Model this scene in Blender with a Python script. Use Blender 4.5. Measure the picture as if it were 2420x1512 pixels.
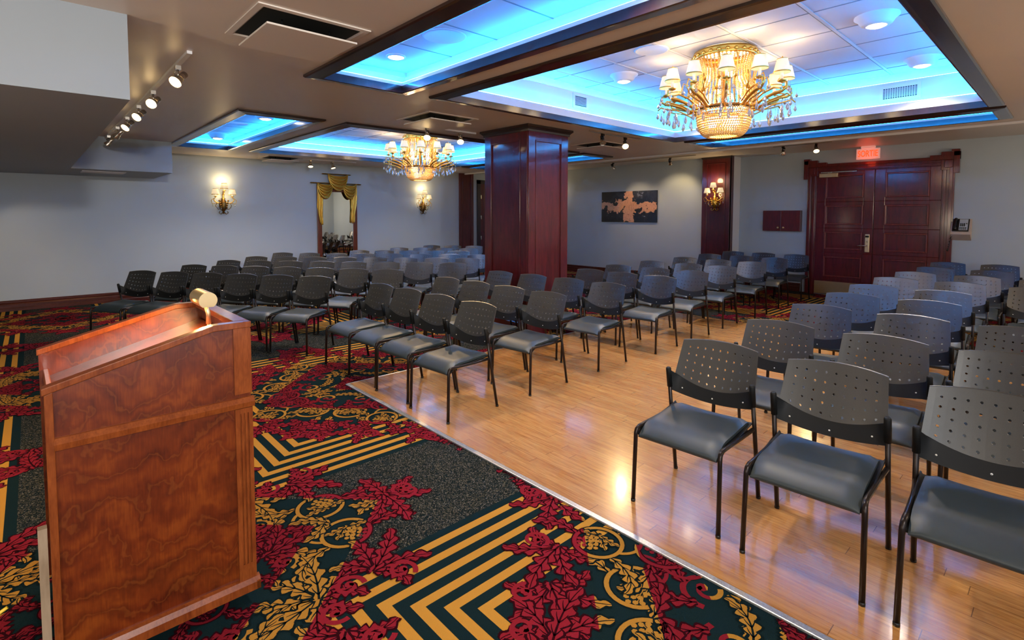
import bpy, math, random
from mathutils import Vector, Matrix
random.seed(7)
PI = math.pi
S = bpy.context.scene
C = S.collection
for o in list(bpy.data.objects): bpy.data.objects.remove(o)

# ------------------------------------------------------------------ camera
EYE = 1.6
cd = bpy.data.cameras.new('camera'); cam = bpy.data.objects.new('camera', cd); C.objects.link(cam); S.camera = cam
cd.sensor_width = 36.0; cd.lens = 1235.36 / 2420 * 36
cd.shift_y = -(756 - 575.51) / 2420; cd.clip_start = .05
def cam_matrix(yaw, pitch, roll):
    f = Vector((0, math.cos(pitch), math.sin(pitch))); u = Vector((0, -math.sin(pitch), math.cos(pitch))); r = Vector((1, 0, 0))
    r2 = math.cos(roll) * r + math.sin(roll) * u; u2 = -math.sin(roll) * r + math.cos(roll) * u
    m = Matrix((r2, u2, -f)).transposed()
    return Matrix.Rotation(yaw, 3, 'Z') @ m
cam.matrix_world = Matrix.Translation((0, 0, EYE)) @ cam_matrix(-0.744312, -0.0532765, 0.00168818).to_4x4()

# ------------------------------------------------------------------ world, exposure, fill lights
S.view_settings.view_transform = 'Standard'; S.view_settings.look = 'None'
S.view_settings.exposure = 0.78; S.view_settings.gamma = 1.0; S.view_settings.use_curve_mapping = False
S.cycles.max_bounces = 6; S.cycles.diffuse_bounces = 3; S.cycles.glossy_bounces = 3; S.cycles.transmission_bounces = 4
S.cycles.transparent_max_bounces = 6; S.cycles.sample_clamp_indirect = 4.0; S.cycles.caustics_reflective = False; S.cycles.caustics_refractive = False
S.cycles.use_denoising = True; S.cycles.use_adaptive_sampling = True; S.cycles.adaptive_threshold = .07; S.cycles.adaptive_min_samples = 16
w = bpy.data.worlds.new('world'); S.world = w; w.use_nodes = True
w.node_tree.nodes['Background'].inputs[0].default_value = (.80, .88, 1.0, 1)
w.node_tree.nodes['Background'].inputs[1].default_value = 0.9

def light(name, kind, loc, energy, col, target=None, **kw):
    l = bpy.data.lights.new(name, kind); l.energy = energy; l.color = col
    for k, v in kw.items(): setattr(l, k, v)
    o = bpy.data.objects.new(name, l); C.objects.link(o); o.location = loc
    if target is not None:
        o.rotation_euler = (Vector(target) - Vector(loc)).to_track_quat('-Z', 'Y').to_euler()
    return o
WARM = (1.0, .66, .30); SOFT = (1.0, .82, .60); DAY = (.86, .93, 1.0)
light('cool_fill', 'AREA', (-3.2, -2.4, 2.0), 45, DAY, (5, 6, .9), shape='RECTANGLE', size=4.0, size_y=2.4)  # unseen cool area light added as ambient fill

light('entrance_ceiling_lamp', 'AREA', (.2, -2.2, 2.77), 55, (1.0, .95, .88), (2.6, 12, 1.0), shape='SQUARE', size=.22, spread=1.75)
for p_ in ((-2.2, -.6, 1.3), (-2.3, 3.1, 1.4), (4.5, -2.2, 1.9), (9.8, -2.2, 1.9)):      # unseen warm fill lights added beside and behind the camera
    light('warm_fill', 'POINT', p_, 58, (1.0, .80, .58), None, shadow_soft_size=.35)

# ------------------------------------------------------------------ materials
def mat(name, col, rough=.5, metal=0., **kw):
    m = bpy.data.materials.new(name); m.use_nodes = True
    b = m.node_tree.nodes['Principled BSDF']
    b.inputs['Base Color'].default_value = (*col, 1); b.inputs['Roughness'].default_value = rough; b.inputs['Metallic'].default_value = metal
    for k, v in kw.items():
        b.inputs[k].default_value = v
    return m
class NT:
    def __init__(s, m):
        s.t = m.node_tree; s.b = s.t.nodes['Principled BSDF']
    def n(s, kind, **kw):
        x = s.t.nodes.new(kind)
        for k, v in kw.items():
            if k == 'ins':
                for kk, vv in v.items():
                    if hasattr(vv, 'is_output'): s.t.links.new(vv, x.inputs[kk])
                    else: x.inputs[kk].default_value = vv
            else: setattr(x, k, v)
        return x
    def math(s, op, a, b=None, c=None):
        x = s.t.nodes.new('ShaderNodeMath'); x.operation = op
        for i, v in enumerate((a, b, c)):
            if v is None: continue
            if hasattr(v, 'is_output'): s.t.links.new(v, x.inputs[i])
            else: x.inputs[i].default_value = v
        return x.outputs[0]
    def ramp(s, fac, stops, interp='LINEAR'):
        r = s.t.nodes.new('ShaderNodeValToRGB'); r.color_ramp.interpolation = interp
        e = r.color_ramp.elements
        while len(e) < len(stops): e.new(.5)
        for el, (p, c) in zip(e, stops): el.position = p; el.color = (*c, 1)
        s.t.links.new(fac, r.inputs[0]); return r.outputs[0]
    def mix(s, f, a, b, mode='MIX'):
        x = s.t.nodes.new('ShaderNodeMix'); x.data_type = 'RGBA'; x.blend_type = mode
        for i, v in ((0, f), (6, a), (7, b)):
            if hasattr(v, 'is_output'): s.t.links.new(v, x.inputs[i])
            else: x.inputs[i].default_value = v if i == 0 else (*v, 1)
        return x.outputs[2]
    def link(s, a, b): s.t.links.new(a, b)
    def pos(s, obj=False):
        if obj: return s.n('ShaderNodeTexCoord').outputs['Object']
        return s.n('ShaderNodeNewGeometry').outputs['Position']
    def bump(s, h, strength=.2, dist=.01):
        x = s.n('ShaderNodeBump', ins={'Strength': strength, 'Distance': dist, 'Height': h}); s.link(x.outputs[0], s.b.inputs['Normal'])
    def color(s, c): s.link(c, s.b.inputs['Base Color'])
    def noise(s, vec, scale, detail=3, rough=.5, out=0, dist=0.):
        x = s.n('ShaderNodeTexNoise', ins={'Vector': vec, 'Scale': scale, 'Detail': detail, 'Roughness': rough, 'Distortion': dist}); return x.outputs[out]
    def scaled(s, vec, sc):
        return s.n('ShaderNodeMapping', ins={'Vector': vec, 'Scale': sc}).outputs[0]

def painted(name, col, bump=.08, rough=.55, scale=160):
    m = mat(name, col, rough); t = NT(m); p = t.pos()
    n = t.noise(p, 1.3, 3); c = t.mix(n, tuple(x * .94 for x in col), tuple(min(1, x * 1.05) for x in col)); t.color(c)
    t.bump(t.noise(p, scale, 2), bump, .004); return m
M_wall = painted('wall_vinyl', (.405, .475, .53), .12, .45, 230)
M_ceil = painted('ceiling_paint', (.68, .62, .56), .05, .38, 60)
M_soff = painted('soffit_paint', (.25, .285, .32), .03, .5)
M_white = painted('white_paint', (.74, .75, .77), .03, .5)
M_tray = painted('tray_paint', (.70, .74, .80), .03, .5)
def wood(name, dark, light_, rough=.25, sc=(6, 6, .9), coat=.5, fig=.35, obj=True):
    m = mat(name, light_, rough); t = NT(m); p = t.pos(obj)
    q = t.scaled(p, sc); n1 = t.noise(q, 3.2, 6, .6, dist=.6); n2 = t.noise(t.scaled(p, (sc[0] * 6, sc[1] * 6, sc[2] * 2)), 6, 3)
    f = t.math('ADD', t.math('MULTIPLY', n1, 1 - fig), t.math('MULTIPLY', n2, fig))
    t.color(t.ramp(f, [(.3, dark), (.7, light_)])); t.b.inputs['Coat Weight'].default_value = coat; t.b.inputs['Coat Roughness'].default_value = .12; t.b.inputs['Coat IOR'].default_value = 1.5; t.b.inputs['Specular IOR Level'].default_value = .25
    return m
M_mahog = wood('mahogany_stain', (.030, .0016, .002), (.115, .0055, .0065), .5, coat=1.0)
M_door = wood('door_mahogany', (.050, .003, .004), (.16, .009, .010), .5, coat=1.0)
M_dmould = wood('light_catch_moulding', (.12, .016, .014), (.24, .045, .036), .4, coat=.5)  # paler wood paints in the light that the door mouldings catch
M_dark = wood('dark_stained_moulding', (.010, .005, .005), (.030, .010, .009), .3, coat=1.0)
M_base = wood('baseboard_stain', (.035, .006, .004), (.11, .022, .014), .35, (.8, 6, 6), .4)
def lectern_wood():
    m = mat('lectern_veneer', (.3, .07, .01), .28); t = NT(m); p = t.pos(True)
    warp = t.noise(t.scaled(p, (3, 3, 2.2)), 1.6, 4, .55, out=1)
    v = t.n('ShaderNodeVectorMath', operation='MULTIPLY_ADD', ins={0: warp, 1: (.55, .55, .55), 2: p}).outputs[0]
    wv = t.n('ShaderNodeTexWave', wave_type='BANDS', bands_direction='Z', ins={'Vector': t.scaled(v, (1.2, 1.2, 1.0)), 'Scale': 2.2, 'Distortion': 9.0, 'Detail': 4, 'Detail Scale': 1.2}).outputs[1]
    big = t.noise(p, 3.4, 4, .6); fine = t.noise(t.scaled(p, (60, 60, 5)), 3, 3)
    line = t.ramp(wv, [(.0, (1, 1, 1)), (.06, (0, 0, 0))])
    f = t.math('ADD', t.math('MULTIPLY', big, .6), t.math('ADD', t.math('MULTIPLY', wv, .14), t.math('MULTIPLY', fine, .22)))
    c = t.ramp(f, [(.28, (.040, .0045, .0012)), (.5, (.122, .019, .0028)), (.74, (.245, .054, .006))])
    c = t.mix(t.math('MULTIPLY', line, .16), c, (.36, .10, .016)); t.color(c)
    t.b.inputs['Coat Weight'].default_value = .55; t.b.inputs['Coat Roughness'].default_value = .22; return m
M_lect = lectern_wood()
M_lectedge = wood('lectern_edge_wood', (.10, .018, .004), (.26, .065, .014), .3, (5, 5, 2), .5)
M_ply = wood('raw_plywood_edge', (.22, .15, .09), (.36, .27, .18), .6, (3, 3, 1), 0)
def plastic():
    m = mat('grained_black_plastic', (.03, .03, .03), .31, **{'Specular IOR Level': .75}); t = NT(m); p = t.pos(True)
    n = t.noise(p, 900, 2); t.bump(n, .12, .0005); t.color(t.mix(t.noise(p, 420, 2), (.022, .0225, .023), (.046, .046, .045))); return m
M_plastic = plastic()
M_smooth = mat('smooth_black_plastic', (.0025, .003, .0035), .6, **{'Specular IOR Level': .3})
M_vinyl = mat('charcoal_vinyl', (.019, .030, .035), .47, **{'Specular IOR Level': .6})
M_tube = mat('bronze_black_steel', (.022, .015, .013), .28, .6)
M_screw = mat('pale_screw_cap', (.7, .68, .62), .4)
M_gold = mat('antique_gold', (.60, .33, .055), .3, .95)
M_golddk = mat('dark_antique_bronze', (.20, .105, .025), .38, .9)
M_gilt = mat('gilded_plaster', (.62, .34, .045), .35, .75)
M_brass = mat('satin_brass', (.68, .52, .28), .38, .85)
M_kick = mat('worn_brass_plate', (.42, .27, .11), .42, .45)
M_chrome = mat('brushed_nickel', (.62, .58, .52), .25, .95)
M_black = mat('black_gloss', (.008, .009, .010), .25)
M_glass = mat('clear_crystal', (.92, .95, 1.0), .03, 0, **{'Transmission Weight': .75, 'IOR': 1.5})
M_bead = mat('amber_crystal_beads', (.92, .58, .20), .16, 0, **{'Transmission Weight': .08, 'IOR': 1.5})
M_mirror = mat('mirror_glass', (.86, .88, .88), .015, 1.0)
M_darkgap = mat('dark_air_gap', (.006, .009, .009), .7)
def emis(name, col, s, base=(.8, .8, .8)):
    m = mat(name, base, .5); b = m.node_tree.nodes['Principled BSDF']
    b.inputs['Emission Color'].default_value = (*col, 1); b.inputs['Emission Strength'].default_value = s; return m
M_led = emis('blue_led', (.014, .34, 1.0), 66)
M_led3 = emis('blue_led_low', (.014, .26, 1.0), 12)
M_led2 = emis('blue_led_dim', (.014, .32, 1.0), 30)
M_bulb = emis('warm_bulb', (1.0, .68, .30), 9)
M_lens = emis('downlight_lens', (1.0, .90, .72), 6)
M_shade = emis('lit_lamp_shade', (1.0, .74, .40), .42, (.55, .50, .40))
M_exitred = emis('exit_red', (1.0, .045, .01), 1.6, (.3, .02, .01))
M_exitbox = emis('exit_face', (1.0, .35, .28), .22, (.7, .58, .55))
def tiles():
    m = mat('acoustic_tile', (.66, .68, .72), .8); t = NT(m); t.bump(t.noise(t.pos(), 240, 3), .25, .004); return m
M_tile = tiles()
for m_ in (M_shade, M_exitbox, M_exitred, M_bulb, M_lens): m_.cycles.emission_sampling = 'NONE'
M_tbar = mat('ceiling_t_bar', (.62, .60, .58), .45)

# --- carpet: nested square frames, speckled gaps; ornaments coloured by diamond zone about the medallion centres
SX, SY, PX, PY = 2.27, .62, 3.90, 3.98
def carpet_coords(t):
    p = t.n('ShaderNodeSeparateXYZ', ins={0: t.pos()})
    def fold(o, c, per):
        a = t.math('DIVIDE', t.math('SUBTRACT', o, c - per / 2), per); a = t.math('FRACT', t.math('ADD', a, 8.0))
        return t.math('ABSOLUTE', t.math('MULTIPLY', t.math('SUBTRACT', a, .5), per))
    return fold(p.outputs[0], SX, PX), fold(p.outputs[1], SY, PY)
NAVY = (.0035, .014, .017); GOLD = (.47, .225, .034); RED = (.285, .015, .028)
def carpet_base():
    m = mat('carpet_ground', NAVY, 1.0, **{'Specular IOR Level': .03}); t = NT(m); u, v = carpet_coords(t); p = t.pos()
    mx = t.math('MAXIMUM', u, v)
    k = t.math('DIVIDE', t.math('SUBTRACT', 1.475, mx), .0985)
    stripe = t.math('LESS_THAN', t.math('FRACT', k), .47)
    inband = t.math('MULTIPLY', t.math('GREATER_THAN', k, 0.0), t.math('LESS_THAN', k, 6.0))
    stripe = t.math('MULTIPLY', stripe, inband)
    pile = t.noise(p, 420, 2)
    navy = t.mix(t.noise(p, 260, 3, .8), (.0015, .008, .010), (.011, .026, .030))
    sp = t.n('ShaderNodeTexVoronoi', ins={'Vector': p, 'Scale': 210.0}); sp2 = t.n('ShaderNodeSeparateColor', ins={0: sp.outputs['Color']})
    speck = t.ramp(sp2.outputs[0], [(0, (.004, .010, .012)), (.40, (.012, .018, .019)), (.62, (.045, .042, .036)), (.85, (.10, .088, .060)), (.95, (.17, .155, .13))], 'CONSTANT')
    out = t.math('MULTIPLY', t.math('GREATER_THAN', mx, 1.525), t.math('LESS_THAN', t.math('ADD', u, v), 2.88))
    stripe = t.math('MULTIPLY', stripe, t.math('LESS_THAN', t.math('ADD', u, v), 2.88))
    c = t.mix(out, navy, speck)
    gold = t.mix(pile, tuple(x * .75 for x in GOLD), tuple(x * 1.2 for x in GOLD))
    t.color(t.mix(stripe, c, gold)); t.bump(pile, .5, .004); return m
def carpet_orn(vein=False):
    m = mat('carpet_vein' if vein else 'carpet_ornament', RED, 1.0, **{'Specular IOR Level': .05}); t = NT(m); u, v = carpet_coords(t); p = t.pos()
    d = t.math('DIVIDE', t.math('ADD', u, v), 4.0)
    R, G = RED, GOLD; R2 = tuple(x * .8 for x in RED)
    st = [(0, R2), (.27 / 4, G), (.58 / 4, R2), (.93 / 4, G), (1.27 / 4, R), (2.87 / 4, G), (3.22 / 4, R2)]
    if vein: st = [(a, (.030, .0012, .005) if b != G else (.004, .012, .014)) for a, b in st]
    c = t.ramp(d, st, 'CONSTANT'); pile = t.noise(p, 420, 2)
    t.color(t.mix(t.math('MULTIPLY', pile, .5), c, (.0, .0, .0))); t.bump(pile, .5, .004); return m
M_carpet = carpet_base(); M_orn = carpet_orn(); M_vein = carpet_orn(True)
def oak():
    m = mat('oak_strip_floor', (.5, .3, .15), .22); t = NT(m); p = t.pos()
    xyz = t.n('ShaderNodeSeparateXYZ', ins={0: p}); W, L = .075, 1.15
    row = t.math('FLOOR', t.math('DIVIDE', xyz.outputs[0], W))
    rr = t.n('ShaderNodeTexWhiteNoise', noise_dimensions='1D', ins={'W': row}).outputs[0]
    yy = t.math('ADD', t.math('DIVIDE', xyz.outputs[1], L), t.math('MULTIPLY', rr, 7.3)); col = t.math('FLOOR', yy)
    cell = t.n('ShaderNodeCombineXYZ', ins={0: row, 1: col, 2: 0.0}).outputs[0]
    rnd = t.n('ShaderNodeTexWhiteNoise', noise_dimensions='2D', ins={'Vector': cell}).outputs[0]
    fx = t.math('FRACT', t.math('DIVIDE', xyz.outputs[0], W)); fy = t.math('FRACT', yy)
    gx = t.math('LESS_THAN', fx, .022); gy = t.math('LESS_THAN', fy, .0028); gap = t.math('MAXIMUM', gx, gy)
    gp = t.n('ShaderNodeVectorMath', operation='ADD', ins={0: t.scaled(p, (26, 1.6, 1)), 1: t.n('ShaderNodeCombineXYZ', ins={0: t.math('MULTIPLY', rnd, 37.0), 1: t.math('MULTIPLY', rnd, 11.0), 2: 0.0}).outputs[0]}).outputs[0]
    grain = t.noise(gp, 2.4, 5, .62, dist=.8); fine = t.noise(t.scaled(p, (210, 7, 1)), 2, 2)
    f = t.math('ADD', t.math('MULTIPLY', grain, .7), t.math('MULTIPLY', fine, .3))
    c = t.ramp(f, [(.3, (.25, .105, .027)), (.52, (.49, .245, .075)), (.75, (.64, .365, .130))])
    c = t.mix(t.math('MULTIPLY', rnd, .45), c, t.mix(1.0, c, (.74, .58, .48), 'MULTIPLY'))
    c = t.mix(t.math('MULTIPLY', gap, .75), c, (.06, .025, .01)); t.color(c)
    t.link(t.math('ADD', .15, t.math('MULTIPLY', t.noise(p, 7, 4), .16)), t.b.inputs['Roughness'])
    t.bump(t.math('SUBTRACT', t.math('MULTIPLY', t.noise(p, 9, 3), .25), t.math('MULTIPLY', gap, .3)), .12, .004)
    t.b.inputs['Coat Weight'].default_value = .35; t.b.inputs['Coat Roughness'].default_value = .1; return m
M_oak = oak()
def brushed():
    m = mat('aluminium_strip', (.75, .76, .76), .35, .8); t = NT(m)
    t.color(t.mix(t.noise(t.pos(), 130, 2), (.35, .36, .36), (.95, .95, .93))); return m
M_alu = brushed()
def art_mat():
    m = mat('poured_paint', (.1, .1, .1), .4); t = NT(m); p = t.pos(True)
    wv = t.noise(p, 3.0, 6, .65, out=1); q = t.n('ShaderNodeVectorMath', operation='MULTIPLY_ADD', ins={0: wv, 1: (.9, 0, .9), 2: p}).outputs[0]
    x = t.n('ShaderNodeSeparateXYZ', ins={0: q})
    bx = t.math('ABSOLUTE', t.math('SUBTRACT', x.outputs[0], .50)); bz = t.math('ABSOLUTE', t.math('SUBTRACT', x.outputs[2], .46))
    band = t.math('MINIMUM', bx, t.math('MULTIPLY', bz, 1.5))
    body = t.math('LESS_THAN', band, .13)
    cells = t.n('ShaderNodeTexVoronoi', ins={'Vector': q, 'Scale': 26.0}).outputs[0]
    hole = t.math('LESS_THAN', cells, .22)
    cu = t.mix(t.noise(p, 30, 3), (.50, .22, .10), (.78, .42, .24))
    blk = t.ramp(t.noise(q, 3.4, 4, .6), [(.50, (.006, .010, .012)), (.66, (.03, .035, .04)), (.72, (.42, .45, .48)), (.76, (.02, .024, .027))])
    c = t.mix(body, blk, t.mix(t.math('MULTIPLY', hole, .8), cu, (.02, .015, .012))); t.color(c); return m
M_art = art_mat()

# ------------------------------------------------------------------ mesh builder
class MB:
    def __init__(s): s.v = []; s.f = []; s.m = []; s.s = []
    def face(s, idx, m=0, sm=False): s.f.append(tuple(idx)); s.m.append(m); s.s.append(sm)
    def poly(s, pts, m=0, sm=False):
        k = len(s.v); s.v += [tuple(p) for p in pts]; s.face(range(k, k + len(pts)), m, sm)
    def box(s, x0, x1, y0, y1, z0, z1, m=0):
        k = len(s.v)
        s.v += [(x0, y0, z0), (x1, y0, z0), (x1, y1, z0), (x0, y1, z0), (x0, y0, z1), (x1, y0, z1), (x1, y1, z1), (x0, y1, z1)]
        for f in ((0, 3, 2, 1), (4, 5, 6, 7), (0, 1, 5, 4), (1, 2, 6, 5), (2, 3, 7, 6), (3, 0, 4, 7)): s.face([k + i for i in f], m)
    def prism(s, pts, d, m=0):          # pts: 3D outline, d: extrusion vector
        k = len(s.v); n = len(pts); s.v += [tuple(p) for p in pts] + [tuple(Vector(p) + Vector(d)) for p in pts]
        s.face(range(k + n - 1, k - 1, -1), m); s.face(range(k + n, k + 2 * n), m)
        for i in range(n): j = (i + 1) % n; s.face((k + i, k + j, k + n + j, k + n + i), m)
    def grid(s, rows, m=0, sm=True, closed=False):
        k = len(s.v); R = len(rows); N = len(rows[0])
        for r in rows: s.v += [tuple(p) for p in r]
        for i in range(R - 1):
            for j in range(N if closed else N - 1):
                j2 = (j + 1) % N; s.face((k + i * N + j, k + i * N + j2, k + (i + 1) * N + j2, k + (i + 1) * N + j), m, sm)
    def tube(s, pts, r, n=8, m=0, cap=True, sm=True, closed=False):
        P = [Vector(p) for p in pts]; L = len(P); rows = []; ref = None
        for i, p in enumerate(P):
            if closed: d = P[(i + 1) % L] - P[i - 1]
            else: d = P[min(i + 1, L - 1)] - P[max(i - 1, 0)]
            d.normalize()
            if ref is None: ref = Vector((0, 0, 1)) if abs(d.z) < .9 else Vector((1, 0, 0))
            a = (ref - d * ref.dot(d)).normalized(); b = d.cross(a); ref = a
            rr = r[i] if isinstance(r, (list, tuple)) else r
            rows.append([p + (a * math.cos(2 * PI * j / n) + b * math.sin(2 * PI * j / n)) * rr for j in range(n)])
        if closed: rows.append(rows[0])
        k = len(s.v); s.grid(rows, m, sm, True)
        if cap and not closed:
            s.face(range(k + n - 1, k - 1, -1), m); e = k + (L - 1) * n; s.face(range(e, e + n), m)
    def lathe(s, prof, n=24, c=(0, 0, 0), m=0, sm=True, axis=None):
        rows = []
        for r, z in prof:
            row = [Vector((r * math.cos(2 * PI * j / n), r * math.sin(2 * PI * j / n), z)) for j in range(n)]
            if axis is not None: row = [axis @ p for p in row]
            rows.append([p + Vector(c) for p in row])
        s.grid(rows, m, sm, True)
    def octa(s, c, r, rz=None, m=0):
        k = len(s.v); x, y, z = c; rz = rz or r
        s.v += [(x + r, y, z), (x, y + r, z), (x - r, y, z), (x, y - r, z), (x, y, z + rz), (x, y, z - rz)]
        for a, b in ((0, 1), (1, 2), (2, 3), (3, 0)): s.face((k + a, k + b, k + 4), m); s.face((k + b, k + a, k + 5), m)
    def ball(s, c, r, n=8, m=0, sz=1.0):
        s.lathe([(r * math.sin(PI * i / (n // 2 + 1)) + 1e-5, -r * sz * math.cos(PI * i / (n // 2 + 1))) for i in range(n // 2 + 2)], n, c, m)
    def sweep_rect(s, x0, x1, y0, y1, prof, m=0, sm=False):   # prof: (outward offset, z); rectangular loop
        rows = []
        for o, z in prof: rows.append([(x0 - o, y0 - o, z), (x1 + o, y0 - o, z), (x1 + o, y1 + o, z), (x0 - o, y1 + o, z)])
        s.grid(rows, m, sm, True)
    def mesh(s, name, mats):
        me = bpy.data.meshes.new(name); me.from_pydata(s.v, [], s.f)
        for m_ in (mats if isinstance(mats, (list, tuple)) else [mats]): me.materials.append(m_)
        me.polygons.foreach_set('material_index', s.m); me.polygons.foreach_set('use_smooth', s.s); me.update(); return me
    def obj(s, name, mats, parent=None, bevel=0, loc=None, rotz=0):
        o = bpy.data.objects.new(name, s.mesh(name, mats)); C.objects.link(o)
        if parent: o.parent = parent
        if loc: o.location = loc
        if rotz: o.rotation_euler = (0, 0, rotz)
        if bevel:
            b = o.modifiers.new('bevel', 'BEVEL'); b.width = bevel; b.segments = 2; b.limit_method = 'ANGLE'; b.angle_limit = .8
        return o
def tag(o, label, cat, group=None, kind=None):
    o['label'] = label; o['category'] = cat
    if group: o['group'] = group
    if kind: o['kind'] = kind
    return o
def thing(name, label, cat, loc=(0, 0, 0), rotz=0, group=None):
    o = bpy.data.objects.new(name, None); C.objects.link(o); o.empty_display_size = .1
    o.location = loc; o.rotation_euler = (0, 0, rotz); return tag(o, label, cat, group)
def struct(o): o['kind'] = 'structure'; return o
def dup(root, loc, rotz, label, group=None):
    r = root.copy(); C.objects.link(r); r.location = loc; r.rotation_euler = (0, 0, rotz); r['label'] = label
    if group: r['group'] = group
    for ch in root.children:
        c = ch.copy(); C.objects.link(c); c.parent = r
        for g in ch.children:
            d = g.copy(); C.objects.link(d); d.parent = c
    return r
def text_mb(txt, size, depth, xscale=1.0):
    cu = bpy.data.curves.new('t', 'FONT'); cu.body = txt; cu.size = size; cu.extrude = depth; cu.align_x = 'CENTER'; cu.align_y = 'CENTER'; cu.offset = .004
    o = bpy.data.objects.new('t', cu); C.objects.link(o)
    dg = bpy.context.evaluated_depsgraph_get(); me = bpy.data.meshes.new_from_object(o.evaluated_get(dg)); b = MB()
    b.v = [(v.co.x * xscale, -v.co.z, v.co.y) for v in me.vertices]
    for p in me.polygons: b.face(p.vertices, 0)
    bpy.data.objects.remove(o); bpy.data.curves.remove(cu); bpy.data.meshes.remove(me); return b

# ------------------------------------------------------------------ room shell
CZ, HZ = 2.80, 2.94                    # main ceiling, higher strip along the door wall
YW, XD, XP = 12.0, 12.0, 11.6          # mirror wall, door wall, picture wall
XS = 9.2; X0, Y0 = -5.0, -3.2
TR = dict(a=(1.76, 2.77, .59, 4.55, 2.86, 2.93, 3.0), b=(3.0, 7.65, .59, 4.5, 2.92, 3.19, 3.30), c=(1.76, 2.77, 6.45, 10.5, 2.86, 2.93, 3.0),
          d=(3.03, 7.65, 6.43, 10.5, 2.90, 3.02, 3.12), e=(7.80, 8.72, .59, 4.38, 2.86, 2.93, 3.0), f=(7.80, 8.72, 6.45, 10.3, 2.86, 2.93, 3.0))
FR = .125
inner = {k: (t[0] + FR, t[1] - FR, t[2] + FR, t[3] - FR) for k, t in TR.items()}
xs = sorted({X0, XS, *[v for t in inner.values() for v in t[:2]]}); ys = sorted({Y0, YW + .1, *[v for t in inner.values() for v in t[2:]]})
b = MB()
for i in range(len(xs) - 1):
    for j in range(len(ys) - 1):
        cx, cy = (xs[i] + xs[i + 1]) / 2, (ys[j] + ys[j + 1]) / 2
        if any(t[0] < cx < t[1] and t[2] < cy < t[3] for t in inner.values()): continue
        b.poly([(xs[i], ys[j], CZ), (xs[i], ys[j + 1], CZ), (xs[i + 1], ys[j + 1], CZ), (xs[i + 1], ys[j], CZ)])
b.poly([(XS, Y0, HZ), (XS, YW + .1, HZ), (XD + .1, YW + .1, HZ), (XD + .1, Y0, HZ)])
b.box(XS - .03, XS, Y0, YW, CZ - .02, HZ)
struct(b.obj('ceiling', M_ceil))
b = MB(); b.box(XS - .05, XS + .012, Y0, YW, CZ - .035, CZ - .0); struct(b.obj('trim_1', M_white, bevel=.005))
# soffit box (air duct) along the far left
b = MB(); sz = 2.295
for lo in ((X0, .47, 3.92, YW), (.47, 1.76, 10.2, YW)):
    pass
out = [(X0, 3.92), (.47, 3.92), (.47, 10.2), (1.76, 10.2), (1.76, YW), (X0, YW)]
b.prism([(x, y, sz) for x, y in out], (0, 0, CZ - sz)); struct(b.obj('ceiling_soffit', M_soff))
b = MB(); b.box(.62, 1.18, 10.55, 10.95, sz - .012, sz - .0005); b2 = b.obj('trim_2', M_white, bevel=.003); struct(b2)
# floor
def leaf_strips(b, sp, wfun, z, m=0):
    N = len(sp); rows = []
    for i, p in enumerate(sp):
        d = (sp[min(i + 1, N - 1)] - sp[max(i - 1, 0)]).normalized(); nrm = Vector((-d.y, d.x)); a, c = wfun(i / (N - 1))
        rows.append([(p.x + nrm.x * a, p.y + nrm.y * a, z), (p.x - nrm.x * c, p.y - nrm.y * c, z)])
    b.grid(rows, m, False)
def arc_spine(x, y, ang, L, curl, n=14):
    sp = [Vector((x, y))]; a = ang
    for i in range(n): a += curl / n * (.4 + 1.2 * i / n); sp.append(sp[-1] + Vector((math.cos(a), math.sin(a))) * L / n)
    return sp
def acanthus(b, x, y, ang, L, W, curl, z, lobes=5, vein=True):
    n = 24; sp = arc_spine(x, y, ang, L, curl, n)
    def wf(t, g=0.):
        env = math.sin(PI * min(1, t * .90 + .07)) ** .7
        f = (t * lobes) % 1; h = ((t + .5 / lobes) * lobes) % 1
        return W * env * (.22 + .66 * math.sin(PI * f ** 1.5) ** .8) + g, W * env * (.22 + .66 * math.sin(PI * h ** 1.5) ** .8) + g
    leaf_strips(b, sp, lambda t: wf(t, .0115), z - .00004, 1); leaf_strips(b, sp, wf, z, 0)
    if vein:
        leaf_strips(b, sp, lambda t: (.06 * W * (1 - t) + .0018, .06 * W * (1 - t) + .0018), z + .00003, 1)
        for i in range(1, lobes):
            t = (i - .35) / lobes * .95; k = int(t * n); d = (sp[k + 1] - sp[k]).normalized()
            for sgn in (1, -1):
                s2 = arc_spine(sp[k].x, sp[k].y, math.atan2(d.y, d.x) + sgn * .62, W * 1.05, -sgn * .4, 3); leaf_strips(b, s2, lambda q: (.05 * W * (1 - q) + .0012, .05 * W * (1 - q) + .0012), z + .00003, 1)
def ring(b, x, y, r, wd, z, a0=0, a1=2 * PI, m=0, n=30):
    rows = []
    for i in range(n + 1):
        a = a0 + (a1 - a0) * i / n; rows.append([(x + math.cos(a) * (r + wd / 2), y + math.sin(a) * (r + wd / 2), z), (x + math.cos(a) * (r - wd / 2), y + math.sin(a) * (r - wd / 2), z)])
    b.grid(rows, m, False)
def scroll(b, x, y, r, wd, z, a0, turns, sgn=1, n=36):
    sp = []
    for i in range(n + 1):
        t = i / n; a = a0 + sgn * turns * 2 * PI * t; rr = r * (1 - .82 * t); sp.append(Vector((x + math.cos(a) * rr, y + math.sin(a) * rr)))
    leaf_strips(b, sp, lambda t: (wd * (1 - .35 * t) / 2, wd * (1 - .35 * t) / 2), z)
    b.poly([(sp[-1].x + wd * .9 * math.cos(q * PI / 4), sp[-1].y + wd * .9 * math.sin(q * PI / 4), z) for q in range(8)])
def flower(b, x, y, r, z, a0=0, n=5):
    for k in range(n): acanthus(b, x, y, a0 + (k - (n - 1) / 2) * .62, r * (1.0 if k != n // 2 else 1.15), r * .24, .25 * (k - (n - 1) / 2), z + .00008 * (k + 1), 3)
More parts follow.
